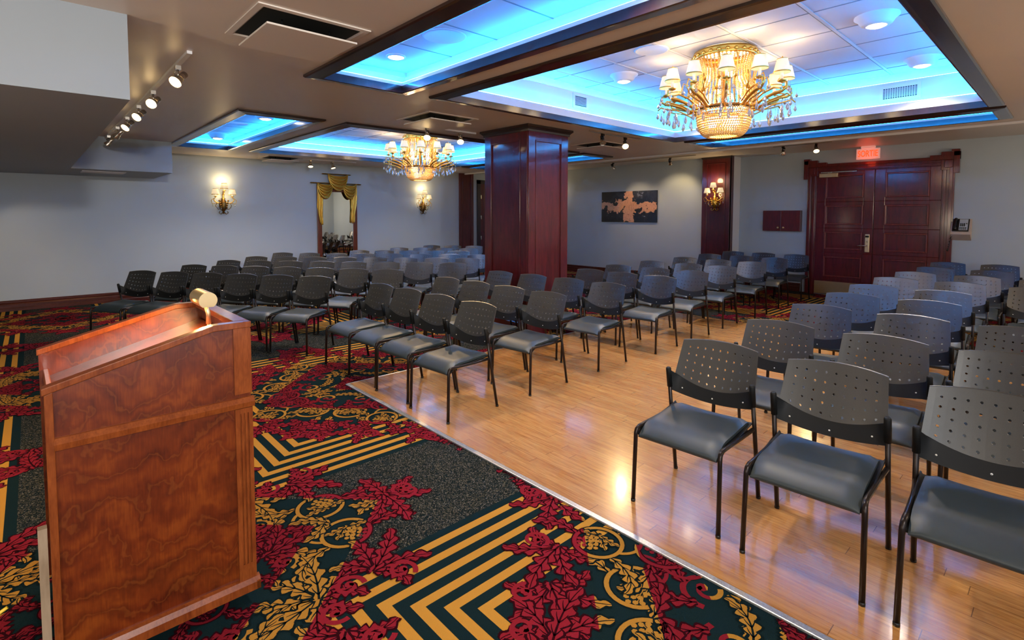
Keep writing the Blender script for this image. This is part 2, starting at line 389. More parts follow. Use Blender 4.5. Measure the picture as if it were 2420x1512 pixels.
def grapes(b, x, y, a, r, z):
    for i in range(4):
        for j in range(4 - i // 2):
            px = x + math.cos(a) * i * r * 1.9 - math.sin(a) * (j - 1.5 + i * .25) * r * 1.9; py = y + math.sin(a) * i * r * 1.9 + math.cos(a) * (j - 1.5 + i * .25) * r * 1.9
            b.poly([(px + r * .85 * math.cos(q * PI / 3), py + r * .85 * math.sin(q * PI / 3), z) for q in range(6)])
def motif(q, kind, x, y, a, sc, z, sg):
    P = lambda r, t: (x + math.cos(a + t) * r * sc, y + math.sin(a + t) * r * sc)
    if kind == 'ring':
        r = .135 * sc; ring(q, x, y, r, .040 * sc, z - .00004, m=1); ring(q, x, y, r, .024 * sc, z); u, v = P(.13, PI + .5 * sg); ring(q, u, v, r * .85, .020 * sc, z + .00008, a + PI * .2, a + PI * 1.25)
        u, v = P(.06, 2.6 * sg); flower(q, u, v, .13 * sc, z + .00012, a - .3 * sg, 5); grapes(q, *P(.015, 0), a + .8 * sg, .017 * sc, z + .0007)
        for k, (t, da, L, W, cu) in enumerate(((1.2, .5, .30, .052, -1.7), (-1.3, -.4, .30, .052, 1.6), (PI, .2, .26, .045, 1.3))): acanthus(q, *P(.15, t * sg), a + (t + da) * sg, L * sc, W * sc, cu * sg, z + .0008 + .00008 * k)
    elif kind == 'spray':
        for k, (t, L, W, cu) in enumerate(((-1.25, .24, .050, -1.4), (1.25, .24, .050, 1.4), (-.62, .31, .058, -.7), (.62, .31, .058, .7), (0, .36, .062, .5 * sg))):
            acanthus(q, *P(-.12, 0), a + t, L * sc, W * sc, cu, z + .00008 * k)
        scroll(q, *P(-.16, 1.0 * sg), .075 * sc, .026 * sc, z + .0005, a + PI / 2, 1.2, sg)
    else:
        scroll(q, x, y, .115 * sc, .030 * sc, z, a, 1.35, sg); 
        for k, (t, da, L, W, cu) in enumerate(((.3, .9, .27, .050, 1.3), (1.7, .8, .26, .050, 1.3), (3.1, .8, .24, .048, 1.2), (4.6, .9, .26, .050, 1.3))): acanthus(q, *P(.10, t * sg), a + (t + da) * sg, L * sc, W * sc, cu * sg, z + .0001 + .00008 * k)
def medallion(dmax, seed, rad, first):
    """one eighth of the ornament (0 < y < x), mirrored, to be rotated four times"""
    rnd = random.Random(seed); pts = list(first); tries = 0
    while tries < 3000:
        tries += 1; x = rnd.uniform(.02, dmax); y = rnd.uniform(.0, x)
        if x + y > dmax or any((x - c[0]) ** 2 + (y - c[1]) ** 2 < rad ** 2 for c in pts) or y < .05 or (x - y) < .06: continue
        pts.append((x, y))
    q = MB(); kinds = ['ring', 'scroll', 'ring', 'spray']
    for k, (x, y) in enumerate(pts):
        out_ = x + y > dmax - .36; kind = 'spray' if out_ else kinds[(k + seed) % 4]; a = math.atan2(y, x) + (rnd.choice((PI / 2, -PI / 2)) + rnd.uniform(-.5, .5) if out_ else rnd.uniform(-PI, PI))
        sc = .90 if out_ else (.55 if x + y < .45 else rnd.uniform(.80, .95)); motif(q, kind, x, y, a, sc, .0010 + .00055 * (k % 5), rnd.choice((1, -1)))
    k = len(q.v); q.v += [(x, -y, z + .00028) for x, y, z in q.v]; F = list(zip(q.f, q.m)); 
    for f, m in F: q.face([k + a for a in f][::-1], m)
    return q
QS = medallion(1.66, 4, .275, [(.62, .40), (1.30, .22)])
QG = medallion(1.32, 6, .275, [(.80, .16), (.55, .42)])
DX0, DX1, DY0, DY1 = 2.157, 7.80, -3.0, 4.635          # oak dance floor
def inside(x, y): return -1.4 < x < XD and -1.0 < y < YW and not (DX0 - .015 < x < DX1 + .01 and DY0 < y < DY1 + .01)
b = MB()
b.poly([(X0, Y0, 0), (XD + .1, Y0, 0), (XD + .1, YW + .1, 0), (X0, YW + .1, 0)])
ctr = MB(); ctr.lathe([(.001, .0046), (.05, .0046)], 16, m=0); ring(ctr, 0, 0, .09, .02, .0046); [acanthus(ctr, 0, 0, k * PI / 4, .2, .045, .4, .0036 + .0001 * k) for k in range(8)]
for q, ox, oy in ((QS, 0, 0), (QG, PX / 2, PY / 2), (ctr, 0, 0), (ctr, PX / 2, PY / 2)):
    for i in range(-2, 4):
        for j in range(-1, 4):
            cx, cy = SX + ox + i * PX, SY + oy + j * PY
            if cx < -2.6 or cx > XD + 1.9 or cy < -1.8 or cy > YW + 1.9: continue
            for r in range(4):
                co, si = (1, 0, -1, 0)[r], (0, 1, 0, -1)[r]; vv = [(cx + x * co - y * si, cy + x * si + y * co, z) for x, y, z in q.v]
                ok = [inside(x, y) for x, y, z in vv]
                if not any(ok): continue
                k = len(b.v); b.v += vv
                for f, m in zip(q.f, q.m):
                    if all(ok[a] for a in f): b.face([k + a for a in f], m + 1)
used = sorted({a for f in b.f for a in f}); mp = {a: i for i, a in enumerate(used)}; b.v = [b.v[a] for a in used]; b.f = [tuple(mp[a] for a in f) for f in b.f]
fl = struct(b.obj('floor', [M_carpet, M_orn, M_vein]))
fl['label'] = 'dark carpet with gold striped squares and red and gold leaf medallions'
b = MB(); b.box(DX0, DX1, DY0, DY1, -.002, .009); d = struct(b.obj('floor_dance', M_oak)); d['label'] = 'glossy oak strip dance floor set into the carpet'
b = MB(); b.box(DX0 - .022, DX0 + .012, DY0, DY1, .0, .0125); b.box(DX0, DX1, DY1 - .002, DY1 + .012, 0, .011); struct(b.obj('trim_3', M_alu, bevel=.003))
# walls
b = MB(); b.box(X0, XD + .1, YW, YW + .1, 0, HZ); struct(b.obj('wall_back', M_wall))
b = MB(); b.box(XD, XD + .1, Y0, 5.31, 0, HZ); b.box(XP, XD + .1, 5.94, YW, 0, HZ); struct(b.obj('wall_right', M_wall))
b = MB(); b.box(2.2, XD + .1, Y0 - .1, Y0, 0, HZ); struct(b.obj('wall_front', M_wall))
b = MB(); b.box(X0 - .1, X0, Y0 - .1, YW + .1, 0, CZ); struct(b.obj('wall_left', M_wall))
def board(name, x0, x1, dirn, off):
    b = MB(); prof = [(0, 0), (.028, 0), (.028, .045), (.022, .055), (.022, .105), (.012, .125), (.016, .14), (.016, .165), (0, .178)]
    if dirn == 'y': pts = [(x0, off - d, z) for d, z in prof]; b.prism(pts, (x1 - x0, 0, 0))
    else: pts = [(off - d, x0, z) for d, z in prof]; b.prism(pts, (0, x1 - x0, 0))
    return struct(b.obj(name, M_base))
board('baseboard_back', X0, 8.97, 'y', YW - .0005); board('baseboard_right', 5.96, YW - .03, 'x', XP - .0005); board('baseboard_right.001', 3.98, 5.30, 'x', XD - .0005); board('baseboard_right.002', Y0, 1.45, 'x', XD - .0005)

# ------------------------------------------------------------------ ceiling trays with LED coves
names = dict(a='narrow tray nearest the lectern', b='large chandelier tray over the dance floor', c='small tray beside the track lamps', d='far chandelier tray beyond the column', e='slim tray by the double door', f='slim tray beside the picture wall')
tn = 4
for k, t in TR.items():
    x0, x1, y0, y1 = inner[k]; zl, zg, zp = t[4:]
    b = MB(); b.sweep_rect(x0, x1, y0, y1, [(FR, CZ + .002), (FR, CZ - .018), (FR - .012, CZ - .026), (.03, CZ - .036), (.012, CZ - .040), (0, CZ - .036), (0, CZ + .03), (.004, CZ + .034)])
    struct(b.obj('trim_%d' % tn, M_dark)); tn += 1
    b = MB(); b.sweep_rect(x0, x1, y0, y1, [(.004, CZ + .03), (.004, zl), (.07, zl), (.07, zg), (.14, zg), (.14, zp)])
    struct(b.obj('ceiling_tray', M_tray))
    b = MB(); o = .14; b.poly([(x0 - o, y0 - o, zp), (x0 - o, y1 + o, zp), (x1 + o, y1 + o, zp), (x1 + o, y0 - o, zp)])
    if k in 'bd':
        cx, cy = (x0 + x1) / 2, (y0 + y1) / 2
        for i in range(-4, 5):
            x = cx + (i + .25) * .61
            if x0 < x < x1: b.box(x - .007, x + .007, y0 - o, y1 + o, zp - .003, zp, 2)
        for i in range(-3, 4):
            y = cy - .29 + i * .664
            if y0 < y < y1: b.box(x0 - o, x1 + o, y - .014, y + .014, zp - .005, zp, 1); b.box(x0 - o, x1 + o, y + .02, y + .024, zp - .002, zp, 2)
    else:
        n = int((y1 - y0) / .61)
        for i in range(1, n + 1): y = y1 - i * .61; b.box(x0 - o, x1 + o, y - .006, y + .006, zp - .003, zp, 2)
    struct(b.obj('ceiling_panel', [M_tile, M_tbar, mat('tile_joint', (.25, .27, .30), .8)]))
    b = MB()
    b.sweep_rect(x0, x1, y0, y1, [(.018, zl + .0005), (.018, zl + .011), (.032, zl + .011), (.032, zl + .0005)])
    b.sweep_rect(x0, x1, y0, y1, [(.095, zg + .0005), (.095, zg + .009), (.107, zg + .009), (.107, zg + .0005)], 1)
    tag(b.obj('led_strip', [M_led, M_led] if k in 'bd' else [M_led2, M_led3]), 'glowing blue LED strip round the cove of the ' + names[k], 'led strip', 'cove LED strips')
def downlight(x, y, z, label, cone=True, e=95):
    t = thing('downlight', label, 'light', (x, y, z), 0, 'tray downlights')
    b = MB()
    if cone: b.lathe([(.165, -.0005), (.165, -.012), (.14, -.03), (.115, -.07), (.095, -.085), (.078, -.085)], 32)
    else: b.lathe([(.085, -.0005), (.085, -.010), (.072, -.014), (.066, -.008)], 32)
    b.obj('trim_ring', M_white, t); zz = -.085 if cone else -.008; b = MB(); b.lathe([(.001, zz - .012), (.05, zz - .010), (.07, zz)], 28); b.obj('lens', M_lens, t)
    light('downlight_beam', 'SPOT', (x, y, z + zz - .03), e, SOFT, (x, y, 0), spot_size=2.2, spot_blend=.8, shadow_soft_size=.06)
for x, y, z, l, c in ((5.35, 1.24, 3.3, 'white cone downlight in front of the chandelier, in the plain half of the tray', True), (7.12, 1.22, 3.3, 'white cone downlight beside the wide air grille of the large tray', True),
    (5.33, 3.80, 3.3, 'white cone downlight behind the chandelier shades, near the small grille', True), (7.12, 3.8, 3.3, 'white cone downlight hidden behind the large chandelier', True),
    (2.42, 4.14, 3.0, 'small flush round downlight at the corner of the narrow near tray', False), (2.42, 1.7, 3.0, 'flush round downlight further along the narrow near tray', False),
    (2.42, 7.62, 3.0, 'white cone downlight at the near end of the small tray by the track lamps', True), (2.42, 10.1, 3.0, 'white cone downlight at the wall end of the small tray', True),
    (3.75, 10.0, 3.12, 'white cone downlight at the wall-side corner of the far chandelier tray', True), (3.75, 7.0, 3.12, 'white cone downlight at the near corner of the far chandelier tray', True), (6.95, 7.0, 3.12, 'white cone downlight above the rows behind the column', True), (6.95, 10.0, 3.12, 'white cone downlight in the far corner of the far chandelier tray', True)):
    downlight(x, y, z, l, c)
for x, y, z, l in ((2.43, 3.42, 3.0, 'round ceiling speaker cover in the narrow near tray'), (4.75, 3.05, 3.3, 'round ceiling speaker cover beside the large chandelier'), (2.36, 8.75, 3.0, 'round ceiling speaker cover between two cone downlights')):
    b = MB(); b.lathe([(.172, -.0005), (.172, -.006), (.160, -.010), (.156, -.006), (.001, -.005)], 40, (x, y, z)); tag(b.obj('ceiling_speaker', M_tray), l, 'speaker', 'ceiling speakers')
# air grilles on the tray wall
def grille(loc, rz, wd, ht, label, cross):
    t = thing('air_grille', label, 'vent', loc, rz)
    b = MB(); f = .035
    b.box(-wd / 2, wd / 2, -.014, -.0005, -ht / 2, -ht / 2 + f); b.box(-wd / 2, wd / 2, -.014, -.0005, ht / 2 - f, ht / 2); b.box(-wd / 2, -wd / 2 + f, -.014, -.0005, -ht / 2 + f, ht / 2 - f); b.box(wd / 2 - f, wd / 2, -.014, -.0005, -ht / 2 + f, ht / 2 - f)
    b.obj('frame', M_white, t); b = MB(); b.box(-wd / 2 + f, wd / 2 - f, -.004, -.001, -ht / 2 + f, ht / 2 - f); b.obj('opening', M_darkgap, t)
    b = MB(); n = 8
    for i in range(1, n): z = -ht / 2 + f + (ht - 2 * f) * i / n; b.box(-wd / 2 + f, wd / 2 - f, -.012, -.004, z - .003, z + .003)
    if cross:
        for i in range(1, 14): x = -wd / 2 + f + (wd - 2 * f) * i / 14; b.box(x - .003, x + .003, -.010, -.004, -ht / 2 + f, ht / 2 - f)
    b.obj('louvre', M_tray if cross else M_tbar, t)
ix = inner['b']
grille((5.29, ix[3] + .07, 3.075), 0, .30, .19, 'small white air grille with horizontal louvres on the inside of the large tray', False)
grille((ix[1] + .07, 1.50, 3.06), -PI / 2, .40, .19, 'wide white air grille with square mesh on the inside of the large tray', True)
# dropped diffusers
def diffuser(x, y, z, s, label, drop=.055):
    t = thing('ceiling_diffuser', label, 'vent', (x, y, z), 0, 'dropped ceiling diffusers')
    b = MB(); h = s / 2; b.sweep_rect(-h, h, -h, h, [(.035, -.0004), (.035, -.008), (0, -.010), (-.012, -.002)]); b.obj('frame', M_ceil, t)
    b = MB(); b.poly([(-h, -h, -.0015), (-h, h, -.0015), (h, h, -.0015), (h, -h, -.0015)]); b.obj('opening', M_darkgap, t)
    b = MB(); g = h - .03; b.box(-g, g, -g, g, -drop - .012, -drop); b.obj('plate', M_ceil, t, .002)
    b = MB()
    for sx in (-1, 1):
        for sy in (-1, 1): b.tube([(sx * .15, sy * .15, -.0015), (sx * .15, sy * .15, -drop)], .006, 6)
    b.obj('hanger', M_black, t)
diffuser(1.33, 3.52, CZ, .62, 'square dropped diffuser plate between the soffit and the narrow near tray', .075); diffuser(3.78, 5.48, CZ, .66, 'square dropped diffuser plate above the far chandelier, beside the column')
diffuser(7.15, 5.56, CZ, .62, 'square dropped diffuser plate behind the column, near the picture'); diffuser(3.90, 11.4, CZ, .62, 'square dropped diffuser plate close to the mirror wall', .06)

# ------------------------------------------------------------------ track lamps
def track(loc, L, axis, heads, label, dark=False):
    """heads: (distance along, aim vector, lit)"""
    t = thing('track_light', label, 'light', loc)
    dv = Vector((1, 0, 0)) if axis == 'x' else Vector((0, 1, 0)); M1 = M_black if dark else M_chrome
    b = MB()
    if axis == 'x': b.box(0, L, -.017, .017, -.022, -.0005)
    else: b.box(-.017, .017, 0, L, -.022, -.0005)
    b.obj('rail', M_white if not dark else M_chrome, t)
    for s, aim, lit in heads:
        p = dv * s; aim = Vector(aim).normalized(); hub = p + Vector((0, 0, -.13)) - aim * .02
        b = MB(); b.box(p.x - .02, p.x + .02, p.y - .02, p.y + .02, -.055, -.022); b.tube([p + Vector((0, 0, -.055)), p + Vector((0, 0, -.10)), hub + Vector((.028, .0, -.01))], .008, 8)
        b.tube([p + Vector((0, 0, -.06)), p + Vector((-.03, 0, -.08)), hub + Vector((-.035, 0, .02)), hub - aim * .05], .004, 6)
        R = aim.to_track_quat('Z', 'Y').to_matrix(); b.lathe([(.001, -.075), (.026, -.07), (.028, -.01), (.030, .0)], 20, hub, 0, True, R)
        h = b.obj('lamp_head', M1, t)
        b = MB(); b.lathe([(.028, .0), (.036, .025), (.047, .055), (.047, .062)], 20, hub, 0, True, R); b.lathe([(.001, .058), (.045, .056)], 20, hub, 1 if lit else 0, True, R)
        b.obj('bulb', [M_chrome, M_bulb], h)
        if lit:
            wl = Vector(loc) + hub + aim * .075
            light('track_beam', 'SPOT', wl, lit, WARM, wl + aim, spot_size=1.5, spot_blend=.7, shadow_soft_size=.04)
track((.9, 4.46, CZ), 6.1, 'y', [(.42, (-.6, -.45, -.65), 30), (1.55, (-.5, -.6, -.5), 55), (2.45, (-.6, -.5, -.6), 45), (3.35, (-.55, -.35, -.6), 45), (4.3, (-.35, .35, -.45), 70), (5.35, (-.5, .3, -.7), 0)], 'long white track with chrome spot lamps beside the ceiling soffit')
track((5.80, 4.70, CZ), 1.25, 'x', [(.30, (-.3, -.4, -.8), 0), (.85, (-.55, -.5, -.65), 45)], 'short track with a lit spot lamp between the column and the large tray', True)
track((10.75, 5.75, HZ), 2.75, 'y', [(2.2, (.5, -.2, -.85), 18), (.62, (.6, .2, -.7), 25)], 'white track with two small spots in front of the picture', True)
track((10.55, 3.05, HZ), 1.0, 'y', [(.25, (-.5, -.25, -.75), 60), (.82, (.4, .3, -.8), 0)], 'short track with a lit spot lamp above the double door', True)
track((4.25, 11.12, CZ), 1.2, 'x', [(.17, (-.05, -.2, -.6), 35), (.66, (.1, -.15, -.6), 35)], 'short track with two lit spot lamps above the gilded mirror')
track((3.75, 6.0, CZ), 1.05, 'x', [(.22, (-.35, -.45, -.6), 60), (.78, (-.35, -.45, -.7), 20)], 'short track with lit spots hanging in front of the far chandelier')

# ------------------------------------------------------------------ column, pilasters
def panelled(b, x0, x1, z0, z1, y, mrg=.12, zt=.14, zb=.2, depth=.014, q=.016, mi=0, pr=.008):
    """raised frame with a recessed field on a face at local y, facing -y"""
    b.box(x0, x0 + mrg, y - depth, y, z0, z1); b.box(x1 - mrg, x1, y - depth, y, z0, z1); b.box(x0 + mrg, x1 - mrg, y - depth, y, z1 - zt, z1); b.box(x0 + mrg, x1 - mrg, y - depth, y, z0, z0 + zb)
    for (a, c, e, g) in ((x0 + mrg, x0 + mrg + q, z0 + zb, z1 - zt), (x1 - mrg - q, x1 - mrg, z0 + zb, z1 - zt), (x0 + mrg + q, x1 - mrg - q, z1 - zt - q, z1 - zt), (x0 + mrg + q, x1 - mrg - q, z0 + zb, z0 + zb + q)):
        b.box(a, c, y - depth - pr, y, e, g, mi)
cw, cdp = .78, .87
col = bpy.data.objects.new('column', None); C.objects.link(col); col.location = (5.24, 5.395, 0); struct(col); col['label'] = 'square mahogany panelled column'; 
b = MB(); b.box(-cw / 2, cw / 2, -cdp / 2, cdp / 2, 0, CZ - .001); b.obj('shaft', M_mahog, col)
for a, wdt, dp in ((0, cw, cdp), (PI / 2, cdp, cw), (PI, cw, cdp), (-PI / 2, cdp, cw)):
    b = MB(); panelled(b, -wdt / 2, wdt / 2, .24, CZ - .06, -dp / 2, .13, .13, .15); b.obj('panel', M_mahog, col, .003, None, a)
b = MB(); b.sweep_rect(-cw / 2, cw / 2, -cdp / 2, cdp / 2, [(0, CZ - .09), (.022, CZ - .085), (.026, CZ - .06), (.05, CZ - .035), (.06, CZ - .03), (.06, CZ - .002)]); b.obj('crown', M_dark, col)
b = MB(); b.sweep_rect(-cw / 2, cw / 2, -cdp / 2, cdp / 2, [(.016, .25), (.024, .235), (.026, .16), (.034, .15), (.036, .0)]); b.obj('plinth', M_mahog, col)
# pilaster between picture and cabinet: white pier faced in mahogany
b = MB(); b.box(11.52, XD + .05, 5.312, 5.938, 0, HZ - .001); struct(b.obj('wall_pier', M_white))
pl = bpy.data.objects.new('pilaster', None); C.objects.link(pl); pl.location = (11.52, 5.625, 0); pl.rotation_euler = (0, 0, -PI / 2); struct(pl)
b = MB(); b.box(-.325, .325, -.055, .0, 0, HZ - .002); b.box(.300, .325, -.05, .12, 0, HZ - .002); b.obj('facing', M_mahog, pl)
b = MB(); panelled(b, -.325, .325, .02, HZ - .012, -.055, .10, .14, .2); b.obj('panel', M_mahog, pl, .003)
b = MB(); b.box(-.345, .345, -.085, 0, HZ - .03, HZ - .003); b.box(-.335, .335, -.075, 0, HZ - .05, HZ - .03); b.obj('crown', M_dark, pl)
p2 = bpy.data.objects.new('pilaster.001', None); C.objects.link(p2); p2.location = (9.23, YW, 0); struct(p2)
b = MB(); b.box(-.24, .24, -.06, -.0005, 0, HZ - .002); b.obj('facing', M_mahog, p2); b = MB(); panelled(b, -.24, .24, .02, HZ - .01, -.06, .08, .12, .2); b.obj('panel', M_mahog, p2, .003)
# single door on the mirror wall, mostly behind the column
dr = bpy.data.objects.new('door_2', None); C.objects.link(dr); dr.location = (10.2, YW, 0); struct(dr)
b = MB()
for i, (o, dp) in enumerate(((0, .05), (.03, .035), (.07, .022))): b.box(-.56 + o, -.56 + .11, -dp, -.0005, 0, 2.64 - o); b.box(.45, .56 - o, -dp, -.0005, 0, 2.64 - o); b.box(-.56 + o, .56 - o, -dp, -.0005, 2.53, 2.64 - o)
b.obj('casing', M_dark, dr); b = MB(); b.box(-.45, .45, -.02, -.0005, .01, 2.53); panelled(b, -.45, .45, .01, 2.53, -.02, .11, .12, .2); b.obj('door_leaf', M_mahog, dr)
for z in (2.15, 1.55, .95):
    b = MB(); b.tube([(-.44, -.045, z - .06), (-.44, -.045, z + .06)], .008, 8); b.box(-.445, -.40, -.038, -.034, z - .055, z + .055); b.obj('hinge', M_chrome, dr)
# ------------------------------------------------------------------ double door
D = bpy.data.objects.new('door_1', None); C.objects.link(D); D.location = (XD, 2.70, 0); D.rotation_euler = (0, 0, -PI / 2); struct(D)
HW, DH = 1.01, 2.50
for sx in (-1, 1):
    lf = MB(); x0, x1 = sorted((sx * .004, sx * HW)); lf.box(x0, x1, -.03, -.001, .27, DH); lf.box(x0, x1, -.053, -.001, .012, .30)
    st = .15; zs_ = [.30, .86, 1.36, 1.89, DH]; 
    for i in range(4):
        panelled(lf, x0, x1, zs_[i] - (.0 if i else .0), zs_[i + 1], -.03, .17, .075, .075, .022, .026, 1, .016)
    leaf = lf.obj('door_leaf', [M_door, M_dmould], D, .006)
    b = MB(); b.box(x0 + .015, x1 - .015, -.058, -.0535, .02, .275); b.obj('kick_plate', M_kick, leaf)
b = MB()
for sx in (-1, 1):
    def bx(xa, xb, d, z0, z1): b.box(*sorted((sx * xa, sx * xb)), -d, -.0005, z0, z1)
    bx(HW, HW + .17, .05, 0, DH + .02); bx(HW + .02, HW + .06, .075, 0, DH + .02); bx(HW + .10, HW + .15, .085, 0, DH + .02)
    bx(HW + .15, HW + .235, .10, 2.36, DH + .24); bx(HW - .02, HW + .235, .10, DH + .16, DH + .24); bx(HW - .18, HW + .235, .09, DH + .10, DH + .19); bx(HW - .02, HW + .17, .08, 2.42, DH + .10); bx(HW + .12, HW + .235, .115, DH + .235, DH + .275); bx(HW + .03, HW + .14, .095, 2.46, DH + .09)
b.box(-HW, HW, -.05, -.0005, DH, DH + .16); b.box(-HW, HW, -.075, -.0005, DH + .02, DH + .055); b.box(-HW, HW, -.085, -.0005, DH + .10, DH + .15); b.obj('casing', M_door, D, .004)
b = MB(); b.box(-.99, .99, -.09, .0, 0.0005, .012); b.obj('threshold', M_alu, D)
b = MB(); b.box(-.95, -.62, -.105, -.031, DH - .115, DH - .035); b.obj('door_closer', M_brass, D, .006)
b = MB(); b.box(-.93, -.30, -.07, -.055, DH - .022, DH - .004); b.box(-.80, -.74, -.09, -.05, DH - .04, DH - .006); b.obj('closer_arm', M_chrome, D)
lk = MB(); lk.box(-.125, -.045, -.075, -.0525, .90, 1.255); lock = lk.obj('lock_plate', M_brass, D, .012)
b = MB(); b.box(-.115, -.055, -.080, -.0755, 1.19, 1.225); b.obj('card_slot', M_black, lock)
b = MB(); b.tube([(-.085, -.065, 1.03), (-.085, -.115, 1.03), (-.12, -.125, 1.03), (-.23, -.125, 1.025)], .011, 10); b.obj('lever_handle', M_chrome, lock)
b = MB(); b.lathe([(.001, .014), (.014, .012), (.016, 0)], 16, (-.085, -.066, 1.11), 0, True, Matrix.Rotation(PI / 2, 3, 'X')); b.obj('thumb_turn', M_chrome, lock)
# exit sign
es = thing('exit_sign', 'glowing red SORTIE exit sign hanging above the double door', 'sign', (XD - .16, 2.80, HZ), -PI / 2)
b = MB(); b.box(-.11, .11, -.05, .05, -.045, -.0005); b.obj('canopy', M_exitbox, es, .004)
b = MB(); b.box(-.19, .19, -.025, .025, -.245, -.046); b.obj('housing', M_exitbox, es, .006)
b = text_mb('SORTIE', .165, .002, .62); b.v = [(x, y - .0275, z - .147) for x, y, z in b.v]; b.obj('lettering', M_exitred, es)
light('exit_glow', 'POINT', (XD - .24, 2.80, HZ - .30), .7, (1, .06, .02), None, shadow_soft_size=.08)
# wall cabinet
cb = thing('wall_cabinet', 'small dark red two-door wall cabinet beside the double door', 'cabinet', (XD, 4.36, 1.28), -PI / 2)
b = MB(); b.box(-.38, .38, -.10, -.0005, 0, .44); b.obj('body', M_door, cb)
for sx in (-1, 1):
    x0, x1 = sorted((sx * .002, sx * .378)); b = MB(); b.box(x0, x1, -.119, -.101, .003, .437); dd = b.obj('cabinet_door', M_door, cb, .002)
    b = MB(); b.lathe([(.008, 0), (.008, .012), (.02, .018), (.02, .028), (.001, .032)], 14, (sx * .055, -.119, .075), 0, True, Matrix.Rotation(PI / 2, 3, 'X')); b.obj('knob', M_brass, dd)
# telephone on its wall box
tb = thing('telephone_bracket', 'beige wedge wall bracket carrying the telephone', 'bracket', (XD, 1.40, 1.20), -PI / 2)
b = MB(); b.prism([(-.135, -.0005, -.02), (-.135, -.17, .09), (-.135, -.17, .12), (-.135, -.02, .36), (-.135, -.0005, .36)], (.27, 0, 0)); b.obj('wedge', mat('beige_laminate', (.56, .44, .36), .5), tb, .004)
ph = thing('telephone', 'black desk telephone with silver keypad on the beige wall bracket', 'telephone', (XD, 1.40, 1.20), -PI / 2)
sl = Vector((0, .15, .24)).normalized(); nr = Vector((0, -sl.z, sl.y)); og = Vector((0, -.17, .12))
def slab(b, x0, x1, s0, s1, h0, h1, m=0):
    k = [og + sl * s + nr * h for s, h in ((s0, h0), (s1, h0), (s1, h1), (s0, h1))]; b.prism([(x0, p.y, p.z) for p in k], (x1 - x0, 0, 0), m)
b = MB(); slab(b, -.11, .11, .02, .26, .001, .035); b.obj('base', M_black, ph, .004)
b = MB(); slab(b, -.02, .095, .03, .25, .0355, .040); face = b.obj('face_plate', mat('silver_face', (.55, .62, .68), .35, .3), ph)
b = MB()
for i in range(3):
    for j in range(3): slab(b, -.008 + j * .024, .010 + j * .024, .105 + i * .022, .120 + i * .022, .0402, .045)
for i in range(2):
    for j in range(4): slab(b, -.012 + j * .024, .006 + j * .024, .045 + i * .026, .058 + i * .026, .0402, .045)
slab(b, .07, .085, .15, .165, .0402, .045); b.obj('keypad', M_black, face)
b = MB(); b.tube([og + Vector((-.07, 0, 0)) + sl * s + nr * h for s, h in ((.025, .045), (.05, .06), (.09, .07), (.19, .07), (.23, .06), (.255, .045))], [.022, .026, .018, .018, .026, .022], 12); b.obj('handset', M_black, ph)
pts = []
for i in range(60):
    t_ = i / 59; pts.append((-.11 - .06 * math.sin(PI * t_) + .012 * math.cos(i * 1.9), -.06 - .05 * t_, .16 - .36 * math.sin(PI * t_) + .012 * math.sin(i * 1.9)))
b = MB(); b.tube(pts, .006, 6); b.obj('coiled_cord', M_black, ph)
# picture
pc = thing('picture', 'abstract canvas in black, white and copper on the pale wall', 'picture', (XP, 8.06, 1.84), -PI / 2)
b = MB(); b.box(-.86, .86, -.035, -.0005, -.405, .405); b.obj('canvas_edge', M_black, pc); b = MB(); b.box(-.86, .86, -.0372, -.0352, -.405, .405); b.obj('painting', M_art, pc)

